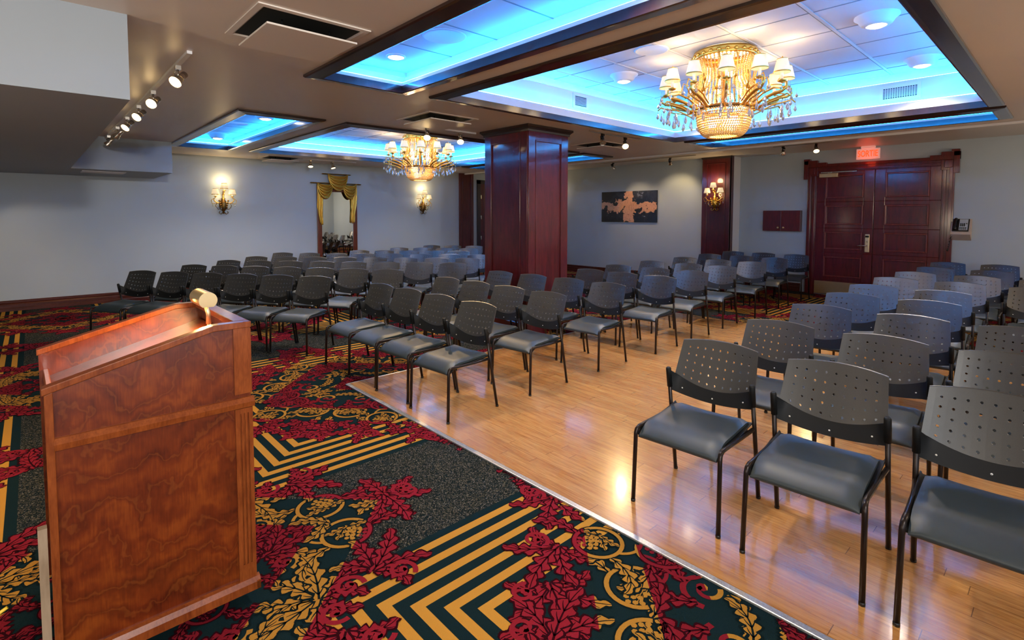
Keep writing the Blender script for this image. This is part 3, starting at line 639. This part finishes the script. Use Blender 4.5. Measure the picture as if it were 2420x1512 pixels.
# ------------------------------------------------------------------ lamps with shades
def shade_mb(b, c, r0, r1, h, n=20):
    x, y, z = c
    b.lathe([(r0, 0), (r0 + .002, .003), (r1, h), (r1 - .004, h), (r0 - .004, .003)], n, c, 0)
    b.lathe([(r0 + .001, -.002), (r0 + .005, .002), (r0 + .003, .008)], n, c, 1); b.lathe([(r1, h - .005), (r1 + .004, h - .001), (r1, h + .002)], n, c, 1)
def crystal(b, c, L=.05, r=.013, m=0):
    x, y, z = c; b.octa((x, y, z - .006), .006, None, m); b.lathe([(.001, 0), (r * .5, -L * .25), (r, -L * .62), (r * .55, -L * .88), (.001, -L)], 6, (x, y, z - .012), m, False)
def sconce(loc, rz, label):
    t = thing('wall_sconce', label, 'wall lamp', loc, rz, 'gilded wall sconces')
    b = MB(); b.lathe([(.001, -.33), (.02, -.325), (.012, -.29), (.03, -.27), (.055, -.22), (.065, -.15), (.055, -.08), (.03, -.04), (.04, -.02), (.018, .0), (.016, .05), (.03, .06), (.012, .075), (.008, .13)], 16, (0, -.07, 0))
    b.ball((0, -.012, -.16), .07, 12, 0, 1.6)
    for sx in (-1, 1):
        b.tube([(sx * .01, -.07, -.29), (sx * .05, -.08, -.34), (sx * .085, -.08, -.31), (sx * .07, -.08, -.28)], .008, 6)
        b.tube([(sx * .03, -.08, -.22), (sx * .10, -.09, -.24), (sx * .15, -.09, -.17), (sx * .12, -.09, -.11)], .007, 6)
        for q in range(4): b.ball((sx * (.05 + .01 * q), -.11, -.2 + .045 * q), .02, 6)
    b.obj('body', M_gold if 'mahogany' in label else M_golddk, t)
    for x, zz in ((0, .18), (-.155, .06), (.155, .06)):
        y = -.16 if x == 0 else -.13; a = MB()
        if x: s_ = 1 if x > 0 else -1; a.tube([(0, -.07, -.06), (x * .4, -.10, -.12), (x * .8, y, -.11), (x * 1.15, y, -.07), (x * 1.2, y, -.02), (x, y, -.005), (x, y, .02)], .009, 8); a.tube([(x * .8, y, -.11), (x * 1.4, y, -.13), (x * 1.5, y, -.06), (x * 1.3, y, -.03)], .006, 6)
        else: a.tube([(0, -.07, .1), (0, -.12, .08), (0, y, .10), (0, y, .14)], .009, 8)
        a.lathe([(.006, -.05), (.03, -.045), (.034, -.038), (.01, -.03)], 14, (x, y, zz)); arm = a.obj('arm', M_gold, t)
        c = MB(); c.tube([(x, y, zz - .035), (x, y, zz + .03)], .011, 10); c.obj('candle', M_shade, arm)
        s_ = MB(); shade_mb(s_, (x, y, zz), .072, .048, .115); s_.obj('lamp_shade', [M_shade, M_gold], arm)
    for x in (-.20, -.12, -.05, .06, .13, .21): b = MB(); crystal(b, (x, -.11, -.13 - .05 * math.cos(x * 9)), .055); b.obj('crystal_drop', M_glass, t)
    R = Matrix.Rotation(rz, 3, 'Z'); p = Vector(loc) + R @ Vector((0, -.17, .34)); light('sconce_glow', 'POINT', p, 3.6, (1, .70, .34), None, shadow_soft_size=.06)
    p = Vector(loc) + R @ Vector((0, -.15, .02)); light('sconce_glow', 'POINT', p, 1.6, (1, .70, .34), None, shadow_soft_size=.05)
sconce((2.93, YW, 1.96), 0, 'bronze three-shade wall sconce on the pale wall beside the soffit'); sconce((7.75, YW, 1.98), 0, 'bronze three-shade wall sconce below the far chandelier')
sconce((XP, 10.62, 1.98), -PI / 2, 'bronze wall sconce half hidden by the mahogany column'); sconce((11.463, 5.61, 2.06), -PI / 2, 'gilded three-shade sconce mounted on the mahogany pilaster')

def chandelier(loc, ztop, zshade, zband, zbot, label):
    t = thing('chandelier', label, 'chandelier', loc, 0, 'gilded crystal chandeliers'); dz = -loc[2]
    z = lambda v: v + dz
    b = MB(); b.lathe([(.26, z(ztop + .02)), (.305, z(ztop + .015)), (.315, z(ztop - .01)), (.30, z(ztop - .035)), (.312, z(ztop - .05)), (.295, z(ztop - .062)), (.27, z(ztop - .05))], 48)
    for i in range(24): a = 2 * PI * i / 24; b.ball((.305 * math.cos(a), .305 * math.sin(a), z(ztop - .03)), .022, 6)
    b.obj('canopy_ring', M_gold, t)
    b = MB(); zt = z(ztop - .06); zb = z(zband + .02); n = 44; nb = 30     # hanging bead strands
    for i in range(n):
        a = 2 * PI * (i + .5) / n
        for j in range(nb):
            f = j / (nb - 1); r = .275 - .035 * math.sin(PI * min(1, f * 1.6)) + (.0 if f < .5 else .02 * math.sin(PI * (f - .5))); b.octa((r * math.cos(a), r * math.sin(a), zt + (zb - zt) * f), .0125, .0125)
    o = b.obj('bead_strands', M_bead, t); o['kind'] = 'stuff'
    b = MB(); b.lathe([(.255, z(zband + .015)), (.268, z(zband + .02)), (.272, z(zband)), (.262, z(zband - .018)), (.25, z(zband - .01))], 48); b.obj('lower_ring', M_golddk, t)
    b = MB()
    for j in range(15):
        f = j / 14; r = .262 * math.cos(f * 1.12) ** .75 + .004; zz = z(zband - .02) + (z(zbot) - z(zband - .02)) * math.sin(f * PI / 2); m = max(5, int(2 * PI * r / .0225))
        for i in range(m): a = 2 * PI * (i + .5 * (j % 2)) / m; b.octa((r * math.cos(a), r * math.sin(a), zz), .0135, .0135)
    o = b.obj('bead_basket', M_bead, t); o['kind'] = 'stuff'
    b = MB()     # vertical gilt scrolls round the drum
    for i in range(12):
        a = 2 * PI * (i + .5) / 12; P = []
        for f in range(15): q = f / 14; r = .30 + .012 * math.sin(q * 9) + .06 * max(0, q - .75); P.append((r * math.cos(a + .05 * math.sin(q * 6)), r * math.sin(a + .05 * math.sin(q * 6)), z(ztop - .04) + (zb - z(ztop - .04)) * q))
        b.tube(P, .007, 6); b.octa(P[7], .02, .03); b.octa(P[10], .022, .035)
    b.obj('gilt_scrolls', M_gold, t)
    R0 = .575; zs0 = z(zshade); phi = math.atan2(loc[1], loc[0]) + PI + .03
    for k in range(12):
        a = phi + 2 * PI * k / 12; ca, sa = math.cos(a), math.sin(a); rp = lambda r, zz, s=0.: (r * ca - s * sa, r * sa + s * ca, zz)
        arm = MB(); zb2 = z(zband)
        arm.tube([rp(.255, zb2), rp(.33, zb2 + .0), rp(.42, zb2 + .05), rp(.52, zb2 + .085), rp(.58, zb2 + .09), rp(.625, zb2 + .12), rp(.62, zb2 + .17), rp(R0, zb2 + .17), rp(R0, zs0 - .09)], [.012, .014, .016, .016, .014, .011, .009, .008, .008], 8)
        arm.tube([rp(.30, zb2 + .03), rp(.40, zb2 + .10), rp(.50, zb2 + .135), rp(.57, zb2 + .115), rp(.54, zb2 + .07)], .009, 7)
        arm.tube([rp(.27, zb2 - .01), rp(.36, zb2 - .03), rp(.46, zb2 + .02), rp(.58, zb2 + .045), rp(.63, zb2 + .06), rp(.66, zb2 + .03)], .008, 7)
        arm.tube([rp(.31, z(zband + .20)), rp(.38, z(zband + .14)), rp(.42, z(zband + .22)), rp(.40, z(zband + .30)), rp(.35, z(zband + .27))], .007, 6)
        arm.lathe([(.008, -.095), (.035, -.085), (.042, -.075), (.014, -.068), (.012, -.06)], 14, rp(R0, zs0))
        ao = arm.obj('arm', M_gold, t)
        c = MB(); c.tube([rp(R0, zs0 - .062), rp(R0, zs0 + .03)], .014, 10); c.obj('candle', M_shade, ao)
        s_ = MB(); shade_mb(s_, rp(R0, zs0), .074, .046, .125); s_.octa(rp(R0, zs0 + .14), .008, .014, 1); s_.obj('lamp_shade', [M_shade, M_gold], ao)
        for rr, ss, zz, L in ((.66, 0, .02, .06), (.62, .035, -.0, .075), (.60, -.04, -.02, .08), (.56, .05, -.03, .085), (.50, -.045, -.05, .09), (.44, .03, -.06, .085), (.63, .06, .14, .05), (.66, -.06, .13, .045)):
            cr = MB(); cr.tube([rp(rr, zb2 + zz + .04, ss), rp(rr, zb2 + zz - .01, ss)], .0018, 4); crystal(cr, rp(rr, zb2 + zz - .01, ss), L, .017); cr.obj('crystal_drop', M_glass, ao)
    x, y, _ = loc
    for zz, e in ((ztop - .15, 8), (zband + .12, 10)):
        light('chandelier_core', 'POINT', (x, y, zz), e, (1, .72, .36), None, shadow_soft_size=.06)
    light('chandelier_top', 'POINT', (x, y, zband - .10), 8, (1, .75, .42), None, shadow_soft_size=.06)
    for k in range(6):
        a = phi + 2 * PI * (k + .25) / 6; light('candle_glow', 'POINT', (x + .60 * math.cos(a), y + .60 * math.sin(a), zshade + .17), 1.7, (1, .70, .36), None, shadow_soft_size=.09)
    b = MB()
    for i in range(8): a = 2 * PI * i / 8; b.ball((.16 * math.cos(a), .16 * math.sin(a), z(zband + .16 + .16 * (i % 2))), .022, 8, 0, 1.5)
    b.obj('inner_bulbs', M_bulb, t); b = MB(); b.tube([(0, 0, z(ztop)), (0, 0, z(zband))], .02, 8); b.obj('stem', M_golddk, t)
chandelier((5.33, 2.55, 3.295), 3.27, 2.965, 2.70, 2.43, 'large gilded crystal chandelier in the tray over the dance floor')
chandelier((5.40, 8.40, 3.115), 3.07, 2.795, 2.50, 2.26, 'gilded crystal chandelier further back, hanging in front of the mirror wall')

# ------------------------------------------------------------------ mirror with gilded drapery
mr = thing('mirror', 'tall wall mirror with mahogany sides under carved gold drapery swags', 'mirror', (5.385, YW, .22))
b = MB(); b.box(-.49, -.385, -.045, -.0005, 0, 2.1); b.box(.385, .49, -.045, -.0005, 0, 2.1); b.box(-.385, .385, -.045, -.0005, 0, .09); b.box(-.385, .385, -.045, -.0005, 1.93, 2.1); b.obj('frame', wood('mirror_frame_wood', (.08, .014, .006), (.19, .042, .018), .3, (5, 5, 1), .5), mr, .006)
b = MB(); b.box(-.385, .385, -.02, -.001, .09, 1.93); b.obj('mirror_glass', M_mirror, mr)
for (x0, x1, z) in ((-.66, .60, 2.13), (-.385, .335, 2.345)):
    b = MB(); b.tube([(x0, -.06, z), (x0 + .05, -.06, z), (x1 - .05, -.06, z), (x1, -.06, z)], [.004, .014, .014, .004], 10)
    for x, s_ in ((x0, 1), (x1, -1)): b.lathe([(.002, 0), (.016, .03), (.010, .06), (.018, .085), (.013, .10)], 10, (x, -.06, z), 0, True, Matrix.Rotation(s_ * PI / 2, 3, 'Y'))
    b.box(x0 + .2, x0 + .22, -.06, -.0005, z - .01, z + .01); b.box(x1 - .22, x1 - .2, -.06, -.0005, z - .01, z + .01); b.obj('rod', M_golddk, mr)
def swag(xa, xb, zt, drop, name):
    b = MB(); rows = []; NU, NV = 40, 28
    for j in range(NV + 1):
        v = j / NV; row = []
        for i in range(NU + 1):
            u = i / NU; pin = .0 + .20 * v * (1 - abs(2 * u - 1)) * 0; s_ = (2 * u - 1)
            xx = xa + (xb - xa) * (.5 + .5 * s_ * (1 - .06 * v * (1 - s_ * s_))); sag = drop * (.12 + .88 * v) * (1 - s_ * s_) ** .55
            rip = math.sin(v * PI * 9 + .6 * math.sin(u * 5)) * .030 * (1 - .35 * s_ * s_)
            row.append((xx, -.075 - .05 * (1 - s_ * s_) * math.sin(PI * min(1, v * .85)) - rip, zt - sag - .01 * v))
        rows.append(row)
    b.grid(rows, 0, True); o = b.obj(name, M_gilt, mr); md = o.modifiers.new('solid', 'SOLIDIFY'); md.thickness = .006; return o
swag(-.245, .245, 2.355, .40, 'swag'); swag(-.50, -.13, 2.14, .37, 'swag'); swag(.11, .46, 2.14, .37, 'swag')
def jabot(x0, x1, z1, z0, out):
    b = MB(); rows = []; N = 30
    for j in range(N + 1):
        v = j / N; row = []; zc = z1 + (z0 - z1) * v
        for i in range(13):
            u = i / 12; e = 1 - .45 * max(0, v - .55) / .45; uu = u * e if out > 0 else 1 - (1 - u) * e
            zig = .05 * math.sin(u * PI * 3 + (0 if out < 0 else 1)) * max(0, v - .6)
            row.append((x0 + (x1 - x0) * uu, -.062 - .018 * math.sin(u * PI * 4 + v * 7), zc + zig - (.07 * (1 - u if out > 0 else u)) * max(0, v - .5)))
        rows.append(row)
    b.grid(rows, 0, True); o = b.obj('jabot', M_gilt, mr); md = o.modifiers.new('solid', 'SOLIDIFY'); md.thickness = .006
jabot(-.50, -.365, 2.10, 1.19, -1); jabot(.33, .475, 2.10, 1.22, 1)

# ------------------------------------------------------------------ lectern
TH = .010; LW, LD = .628, .712; ZL, ZH, K = 1.036, 1.172, .132
lc = thing('lectern', 'orange-brown wooden lectern with open sloping top and panelled side', 'lectern', (.640, 2.262, 0), TH)
# local: x runs from -LW (speaker side) to 0 (front), y from 0 (near side) to LD
T = .022; zb = .055
def side_panel(y):
    b = MB(); b.prism([(-LW, y, zb), (0, y, zb), (0, y, ZH - .02), (-K, y, ZH - .02), (-LW, y, ZL - .02)], (0, T, 0)); return b.obj('side_panel', M_lect, lc)
side_panel(.012); side_panel(LD - T - .012)
sgx = (ZH - ZL) / (LW - K)
def rail_pts(y0): return [(-LW - .006, y0, ZL - .024), (-K, y0, ZH - .024), (0.004, y0, ZH - .024), (.004, y0, ZH), (-K, y0, ZH), (-LW - .006, y0, ZL)]
for y0 in (-.004, LD - .041):
    b = MB(); b.prism(rail_pts(y0), (0, .045, 0)); b.obj('top_rail', M_lectedge, lc, .003)
b = MB(); b.box(-.05, .004, .042, LD - .042, ZH - .024, ZH); b.obj('top_rail', M_lectedge, lc, .003)
b = MB(); b.box(-.022, -.002, .034, LD - .034, zb, ZH - .024); b.obj('front_panel', M_lect, lc)
b = MB()    # near face framing: stile, rails, fluted post
def nf(x0, x1, z0, z1, d=.012): b.box(x0, x1, .012 - d, .0125, z0, z1)
b.prism([(-LW, 0, zb), (-LW + .022, 0, zb), (-LW + .022, 0, ZL - .022 + .022 * sgx), (-LW, 0, ZL - .024)], (0, .012, 0)); b.obj('stile', M_lectedge, lc, .002)
b = MB(); nf(-.062, 0, .88, ZH - .024, .012); b.box(-.06, 0.003, .002, .05, .88, ZH - .03)
for x0, x1 in ((-.062, -.046), (-.040, -.032), (-.026, -.018), (-.012, .003)): b.box(x0, x1, 0, .05, .17, .80)
b.box(-.060, .001, .006, .05, .17, .80); b.box(-.062, .003, 0, .05, .80, .82); b.box(-.062, .003, 0, .05, .10, .17); b.obj('fluted_post', M_lectedge, lc)
b = MB(); b.prism([(-LW + .02, .012, .822), (-LW + .02, -.006, .824), (-LW + .02, -.010, .845), (-LW + .02, .004, .862), (-LW + .02, .012, .864)], (LW - .010, 0, 0)); b.obj('mid_rail', M_lectedge, lc)
b = MB(); b.prism([(-LW + .01, .012, zb), (-LW + .01, -.014, zb), (-LW + .01, -.014, zb + .032), (-LW + .01, -.004, zb + .05), (-LW + .01, .012, zb + .054)], (LW + .004, 0, 0)); b.box(.0, .014, -.014, LD + .014, zb, zb + .036); b.obj('base_moulding', M_lectedge, lc)
b = MB(); b.prism([(.003, 0, .824), (.010, 0, .83), (.012, 0, .845), (.003, 0, .862)], (0, LD, 0)); b.obj('mid_rail', M_lectedge, lc)
b = MB()   # sloping desk
b.prism([(-LW + .03, .034, ZL - .135), (-.03, .034, ZL - .135 + sgx * (LW - .06) * 1.1), (-.03, .034, ZL - .117 + sgx * (LW - .06) * 1.1), (-LW + .03, .034, ZL - .117)], (0, LD - .068, 0)); b.obj('desk_board', M_lect, lc)
b = MB(); b.box(-LW + .012, -LW + .03, .034, LD - .034, ZL - .135, ZL - .085); b.obj('paper_stop', M_lectedge, lc, .003)
b = MB(); b.box(-LW + .01, -.03, .034, LD - .034, .50, .518); b.box(-LW + .01, -.03, .034, LD - .034, zb + .01, zb + .03); b.obj('shelf', M_lect, lc)
b = MB(); b.box(-LW - .03, -LW - .006, .03, .06, .03, .56); b.obj('back_batten', M_ply, lc)
for x in (-.55, -.08):
    for y in (.09, LD - .09): b = MB(); b.tube([(x, y - .014, .026), (x, y + .014, .026)], .0255, 14); b.box(x - .02, x + .02, y - .02, y + .02, .045, zb + .012); b.obj('caster', M_black, lc)
b = MB(); b.tube([(-LW + .045, .10, ZL - .12), (-LW + .045, .10, ZL - .075), (-LW + .05, .09, ZL - .055), (-LW + .06, .085, ZL - .065)], .005, 8); b.obj('microphone_clip', mat('red_plastic', (.45, .05, .02), .35), lc)
# reading lamp on the lectern
rl = thing('reading_lamp', 'small brass reading lamp with cylinder shade on the lectern', 'lamp', (.640 - .075, 2.262 + .33, 0), TH)
zd = ZL - .117 + sgx * (LW - .06) * .95
b = MB(); b.lathe([(.024, zd), (.024, zd + .01), (.010, zd + .014)], 16); b.tube([(0, 0, zd + .01), (0, 0, zd + .06)], .008, 10); b.obj('post', M_brass, rl)
b = MB(); b.tube([(0, 0, zd + .055), (0, 0, zd + .10), (-.012, .0, zd + .14)], [.011, .009, .008], 10); b.obj('knuckle', M_brass, rl)
hd = Vector((-.012, 0, zd + .165)); b = MB()
rows = []
for y in (-.055, .115):
    rows.append([(hd.x + .036 * math.cos(a), y, hd.z + .036 * math.sin(a)) for a in [(-PI * .30) + i * (PI * 1.6) / 20 for i in range(21)]])
b.grid(rows, 0, True); b.poly(rows[0]); b.poly(rows[1][::-1]); b.obj('lamp_shade', M_brass, rl)
b = MB(); b.tube([(hd.x - .004, -.03, hd.z - .006), (hd.x - .004, .09, hd.z - .006)], .010, 10); b.obj('tube_bulb', M_bulb, rl)
light('reading_lamp_glow', 'AREA', Vector((.640 - .10, 2.262 + .36, zd + .135)), 11, (1, .58, .20), Vector((.25, 2.60, .98)), shape='RECTANGLE', size=.03, size_y=.14)
b = MB(); pts = [(-.10, 2.36, .30), (-.16, 2.36, .27), (-.30, 2.36, .12), (-.42, 2.35, .02), (-.62, 2.33, .008), (-.95, 2.37, .008), (-1.4, 2.3, .008)]
pts = [Vector(p) for p in pts]; sm = []
for i in range(len(pts) - 1):
    for k in range(6): sm.append(pts[i].lerp(pts[i + 1], k / 6))
b.tube(sm, .0055, 8); tag(b.obj('power_cord', mat('yellow_cord', (.75, .50, .04), .4)), 'yellow power cord running from the lectern along the carpet', 'cord')

# ------------------------------------------------------------------ chairs (local: faces -x)
def make_chair(label):
    t = thing('stacking_chair', label, 'chair')
    # padded seat
    b = MB(); rows = []; NX, NY = 16, 12; top = []; bot = []
    def seat_z(x, y):
        f = (x + .245) / .43; s = abs(y) / .215
        z = .452 + .010 * s ** 2 * min(1, f * 1.6) + .020 * max(0, f - .55)
        if f < .28: z -= .055 * ((.28 - f) / .28) ** 2
        return z
    for i in range(NX + 1):
        f = i / NX; x = -.245 + .43 * f; hw = .218 - .006 * f
        def edge(s): return .0
        rt = []; rb = []
        for j in range(NY + 1):
            s = -1 + 2 * j / NY; e = max(0, abs(s) - .86) / .14; ef = max(0, (f - .93) / .07)
            z = seat_z(x, s * hw); rt.append((x, s * hw, z - .016 * e ** 2 - .010 * ef)); rb.append((x, s * hw, z - .032))
        top.append(rt); bot.append(rb)
    front = [[(top[0][j][0] - .010 * math.sin(PI * k / 4), top[0][j][1], top[0][j][2] + (bot[0][j][2] - top[0][j][2]) * k / 4) for j in range(NY + 1)] for k in range(4, -1, -1)]
    b.grid(front + top[1:], 0, True); b.grid([list(reversed(r)) for r in bot], 0, False)
    b.grid([[r[0] for r in bot], [r[0] for r in top]], 0, False); b.grid([[r[-1] for r in top], [r[-1] for r in bot]], 0, False); b.grid([bot[-1][::-1], top[-1][::-1]], 0, False)
    b.obj('seat', M_vinyl, t)
    # plastic shell with upturned side flanges
    b = MB(); rows = []
    for i in range(NX + 1):
        f = i / NX; x = -.235 + .44 * f
        rows.append([(x, s, seat_z(x, min(.215, abs(s))) + dz - (.004 if f < .1 else 0)) for s, dz in ((-.236, -.020 - .016 * math.sin(PI * f)), (-.228, -.034 - .012 * math.sin(PI * f)), (-.20, -.036), (0, -.036), (.20, -.036), (.228, -.034 - .012 * math.sin(PI * f)), (.236, -.020 - .016 * math.sin(PI * f)))])
    b.grid(rows, 0, True); o = b.obj('seat_shell', M_smooth, t); md = o.modifiers.new('s', 'SOLIDIFY'); md.thickness = .006
    for sy in (-1, 1):
        b = MB(); b.tube([(-.262, sy * .240, 0), (-.250, sy * .236, .385), (-.243, sy * .234, .408), (-.222, sy * .232, .418), (-.18, sy * .231, .418), (.02, sy * .234, .414), (.165, sy * .244, .42)], .0115, 10); b.obj('leg', M_tube, t)
        b = MB(); b.tube([(.258, sy * .250, 0), (.134, sy * .245, .66)], .0115, 10); lg = b.obj('leg', M_tube, t)
        b = MB(); b.tube([(.154, sy * .2455, .553), (.131, sy * .245, .668), (.130, sy * .245, .676)], [.0155, .0155, .011], 12); b.obj('sleeve', M_smooth, lg)
    b = MB(); b.tube([(.12, -.243, .42), (.12, .243, .42)], .009, 8); b.obj('cross_bar', M_tube, t)
    # back: plan curve wraps forward at the sides
    def bx(y, z): return .150 + (z - .5) * .365 + .040 * (1 - (y / .25) ** 2) - .0
    def zsplit(y): return .560 + .072 * (abs(y) / .25) ** 2
    def ztop(y): return .840 - .015 * (abs(y) / .22) ** 2
    def hwid(z): return .238 - .075 * (z - .6)
    NXc, NZc = 9, 5; b = MB(); th = .009; K8 = 8
    def P(u, v, back):
        yy = (u * 2 - 1); y = yy * .236; z = zsplit(y) + (ztop(y) - zsplit(y)) * v; y = yy * hwid(z); x = bx(y, z) + (th if back else 0)
        return (x, y, z)
    mu, mv0, mv1 = .055, .02, .10
    def cellrect(i, j):
        ua = mu + (1 - 2 * mu) * i / NXc; ub = mu + (1 - 2 * mu) * (i + 1) / NXc; va = mv0 + (1 - mv0 - mv1) * j / NZc; vb = mv0 + (1 - mv0 - mv1) * (j + 1) / NZc; return ua, ub, va, vb
    for back in (0, 1):
        for i in range(NXc):
            for j in range(NZc):
                ua, ub, va, vb = cellrect(i, j); uc, vc = (ua + ub) / 2, (va + vb) / 2; ru = 0.0062 / .46; rv = 0.0062 / .25
                sq = [(ub, vc), (ub, vb), (uc, vb), (ua, vb), (ua, vc), (ua, va), (uc, va), (ub, va)]
                ho = [(uc + ru * math.cos(PI / 4 * q), vc + rv * math.sin(PI / 4 * q)) for q in range(8)]
                k = len(b.v); b.v += [P(u, v, back) for u, v in sq] + [P(u, v, back) for u, v in ho]
                for q in range(8):
                    q2 = (q + 1) % 8; f = (k + q, k + q2, k + 8 + q2, k + 8 + q); b.face(f if back else f[::-1], 0, True)
        for (u0, u1, v0, v1, n1, n2) in ((0, mu, 0, 1, 1, 10), (1 - mu, 1, 0, 1, 1, 10), (mu, 1 - mu, 0, mv0, 18, 1), (mu, 1 - mu, 1 - mv1, 1, 18, 1)):
            b.grid([[P(u0 + (u1 - u0) * i / n1, v0 + (v1 - v0) * j / n2, back) for i in range(n1 + 1)] for j in range(n2 + 1)], 0, True)
    for i in range(NXc):
        for j in range(NZc):
            ua, ub, va, vb = cellrect(i, j); uc, vc = (ua + ub) / 2, (va + vb) / 2
            rr = [[P(uc + 0.0062 / .46 * math.cos(PI / 4 * q), vc + 0.0062 / .25 * math.sin(PI / 4 * q), bk) for q in range(8)] for bk in (0, 1)]; b.grid(rr, 0, True, True)
    N = 24; rim = [(i / N, 1) for i in range(N + 1)]
    def midp(u, v): a, c = Vector(P(u, v, 0)), Vector(P(u, v, 1)); return (a + c) / 2
    b.grid([[P(u, v, 0) for u, v in rim], [midp(u, v) + Vector((0, 0, .004)) for u, v in rim], [P(u, v, 1) for u, v in rim]], 0, True)
    for u in (0, 1):
        sd = [(u, i / 10) for i in range(11)]; b.grid([[P(*q, 0) for q in sd], [P(*q, 1) for q in sd]], 0, False)
    b.obj('backrest', M_plastic, t)
    # smooth lower band joining the posts
    b = MB(); NU, NV = 20, 5
    def Q(u, v, back):
        yy = 2 * u - 1; y = yy * .243; z0 = .498 + .035 * yy ** 2; zs = zsplit(y) + .006 + .028 * max(0, abs(yy) - .9) / .1
        z = z0 + (zs - z0) * v; wrap = max(0, abs(yy) - .86) / .14
        x = bx(y, z) - .004 + (th + .004 if back else 0); xp = .134 + (.66 - z) * .188
        return (x + (xp - x) * wrap ** 1.5, y * (1 - .0 * wrap), z)
    for back in (0, 1): b.grid([[Q(i / NU, j / NV, back) for i in range(NU + 1)] for j in range(NV + 1)], 0, True)
    for v in (0, 1): b.grid([[Q(i / NU, v, 0) for i in range(NU + 1)], [Q(i / NU, v, 1) for i in range(NU + 1)]], 0, False)
    for u in (.13, .5, .87):
        p = Q(u, .38, 0); b.lathe([(.001, .002), (.0042, .0012), (.0048, 0)], 8, p, 1, True, Matrix.Rotation(-PI / 2, 3, 'Y'))
    b.obj('back_band', [M_smooth, M_screw], t)
    for sx, sy in ((-.262, 1), (-.262, -1), (.258, 1), (.258, -1)):
        b = MB(); b.lathe([(.001, .0), (.0130, .0), (.0130, .012), (.0115, .014)], 10, (sx, sy * (.240 if sx < 0 else .250), 0)); b.obj('foot_glide', M_black, t)
    return t
ORD = ['front', 'second', 'third', 'fourth', 'fifth', 'sixth', 'seventh', 'eighth', 'last']
SEAT = ['first', 'second', 'third', 'fourth', 'fifth', 'sixth', 'seventh', 'eighth']
spots = []
XA = [2.97, 3.89, 4.87, 5.84, 6.74, 7.76, 8.83, 9.88, 11.10]
YA = [1.42, 1.42, 1.45, 1.47, 1.50, 1.50, 1.49, 1.43, 1.45]; YB = [.81, .80, .83, .88, .91, .90, .86, .81, .82]
YC = [.21, .22, .23, None, None, .27, .25, None, None]
for r in range(9):
    for s, Y in enumerate((YA, YB, YC)):
        if Y[r] is None: continue
        spots.append((XA[r], Y[r], 3, 'black perforated chair, %s row of the door-side block, %s seat from the aisle' % (ORD[r], SEAT[s]), 'chairs of the door-side block'))
XM = [2.81, 3.71, 4.73, 5.76, 6.65, 7.66, 8.79, 9.95, 11.08]
YM = [(3.49, 4.07, 4.63, 5.18), (3.51, 4.08, 4.64, 5.20), (3.55, 4.13, 4.74, 5.32), (3.53, 4.09, 4.635), (3.57, 4.15, 4.80), (3.64, 4.18, 4.84), (3.66, 4.24, 4.87), (3.74, 4.34, 4.98), (3.76, 4.39, 5.02)]
for r in range(9):
    for s, y in enumerate(YM[r]):
        x = XM[r] - (.05 if r == 2 and s == 3 else 0)
        spots.append((x, y, 4, 'black perforated chair, %s row of the column-side block, %s seat from the aisle' % (ORD[r], SEAT[s]), 'chairs of the column block'))
LROW = [[(1.09, 8.59), (2.57, 6.40), 6], [(1.81, 9.12), (3.67, 6.54), 7], [(2.43, 9.68), (4.95, 6.77), 8], [(3.03, 10.22), (5.70, 7.36), 8], [(3.74, 10.92), (6.39, 7.90), 8], [(5.24, 10.58), (6.74, 8.97), 5], [(6.37, 10.84), (7.49, 9.62), 4], [(7.51, 11.18), (8.19, 10.30), 3]]
for r, (p, q, n) in enumerate(LROW):
    for i in range(n):
        f = i / (n - 1); x, y = p[0] + (q[0] - p[0]) * f, p[1] + (q[1] - p[1]) * f
        spots.append((x, y, 34 + min(r, 4) * .8, 'black perforated chair, %s row of the mirror-side block, %s seat from the wall' % ('last' if r == 7 else ORD[r], SEAT[i]), 'chairs of the mirror-wall block'))
ch0 = None
for x, y, a, label, grp in spots:
    th = math.radians(a); lx, ly = x - .268 * math.cos(th), y - .268 * math.sin(th)
    on = DX0 < lx < DX1 and ly < DY1; loc = (lx, ly, .0092 if on else .0035)
    if ch0 is None: ch0 = make_chair(label); ch0.location = loc; ch0.rotation_euler = (0, 0, th); ch0['group'] = grp
    else: dup(ch0, loc, th, label, grp)
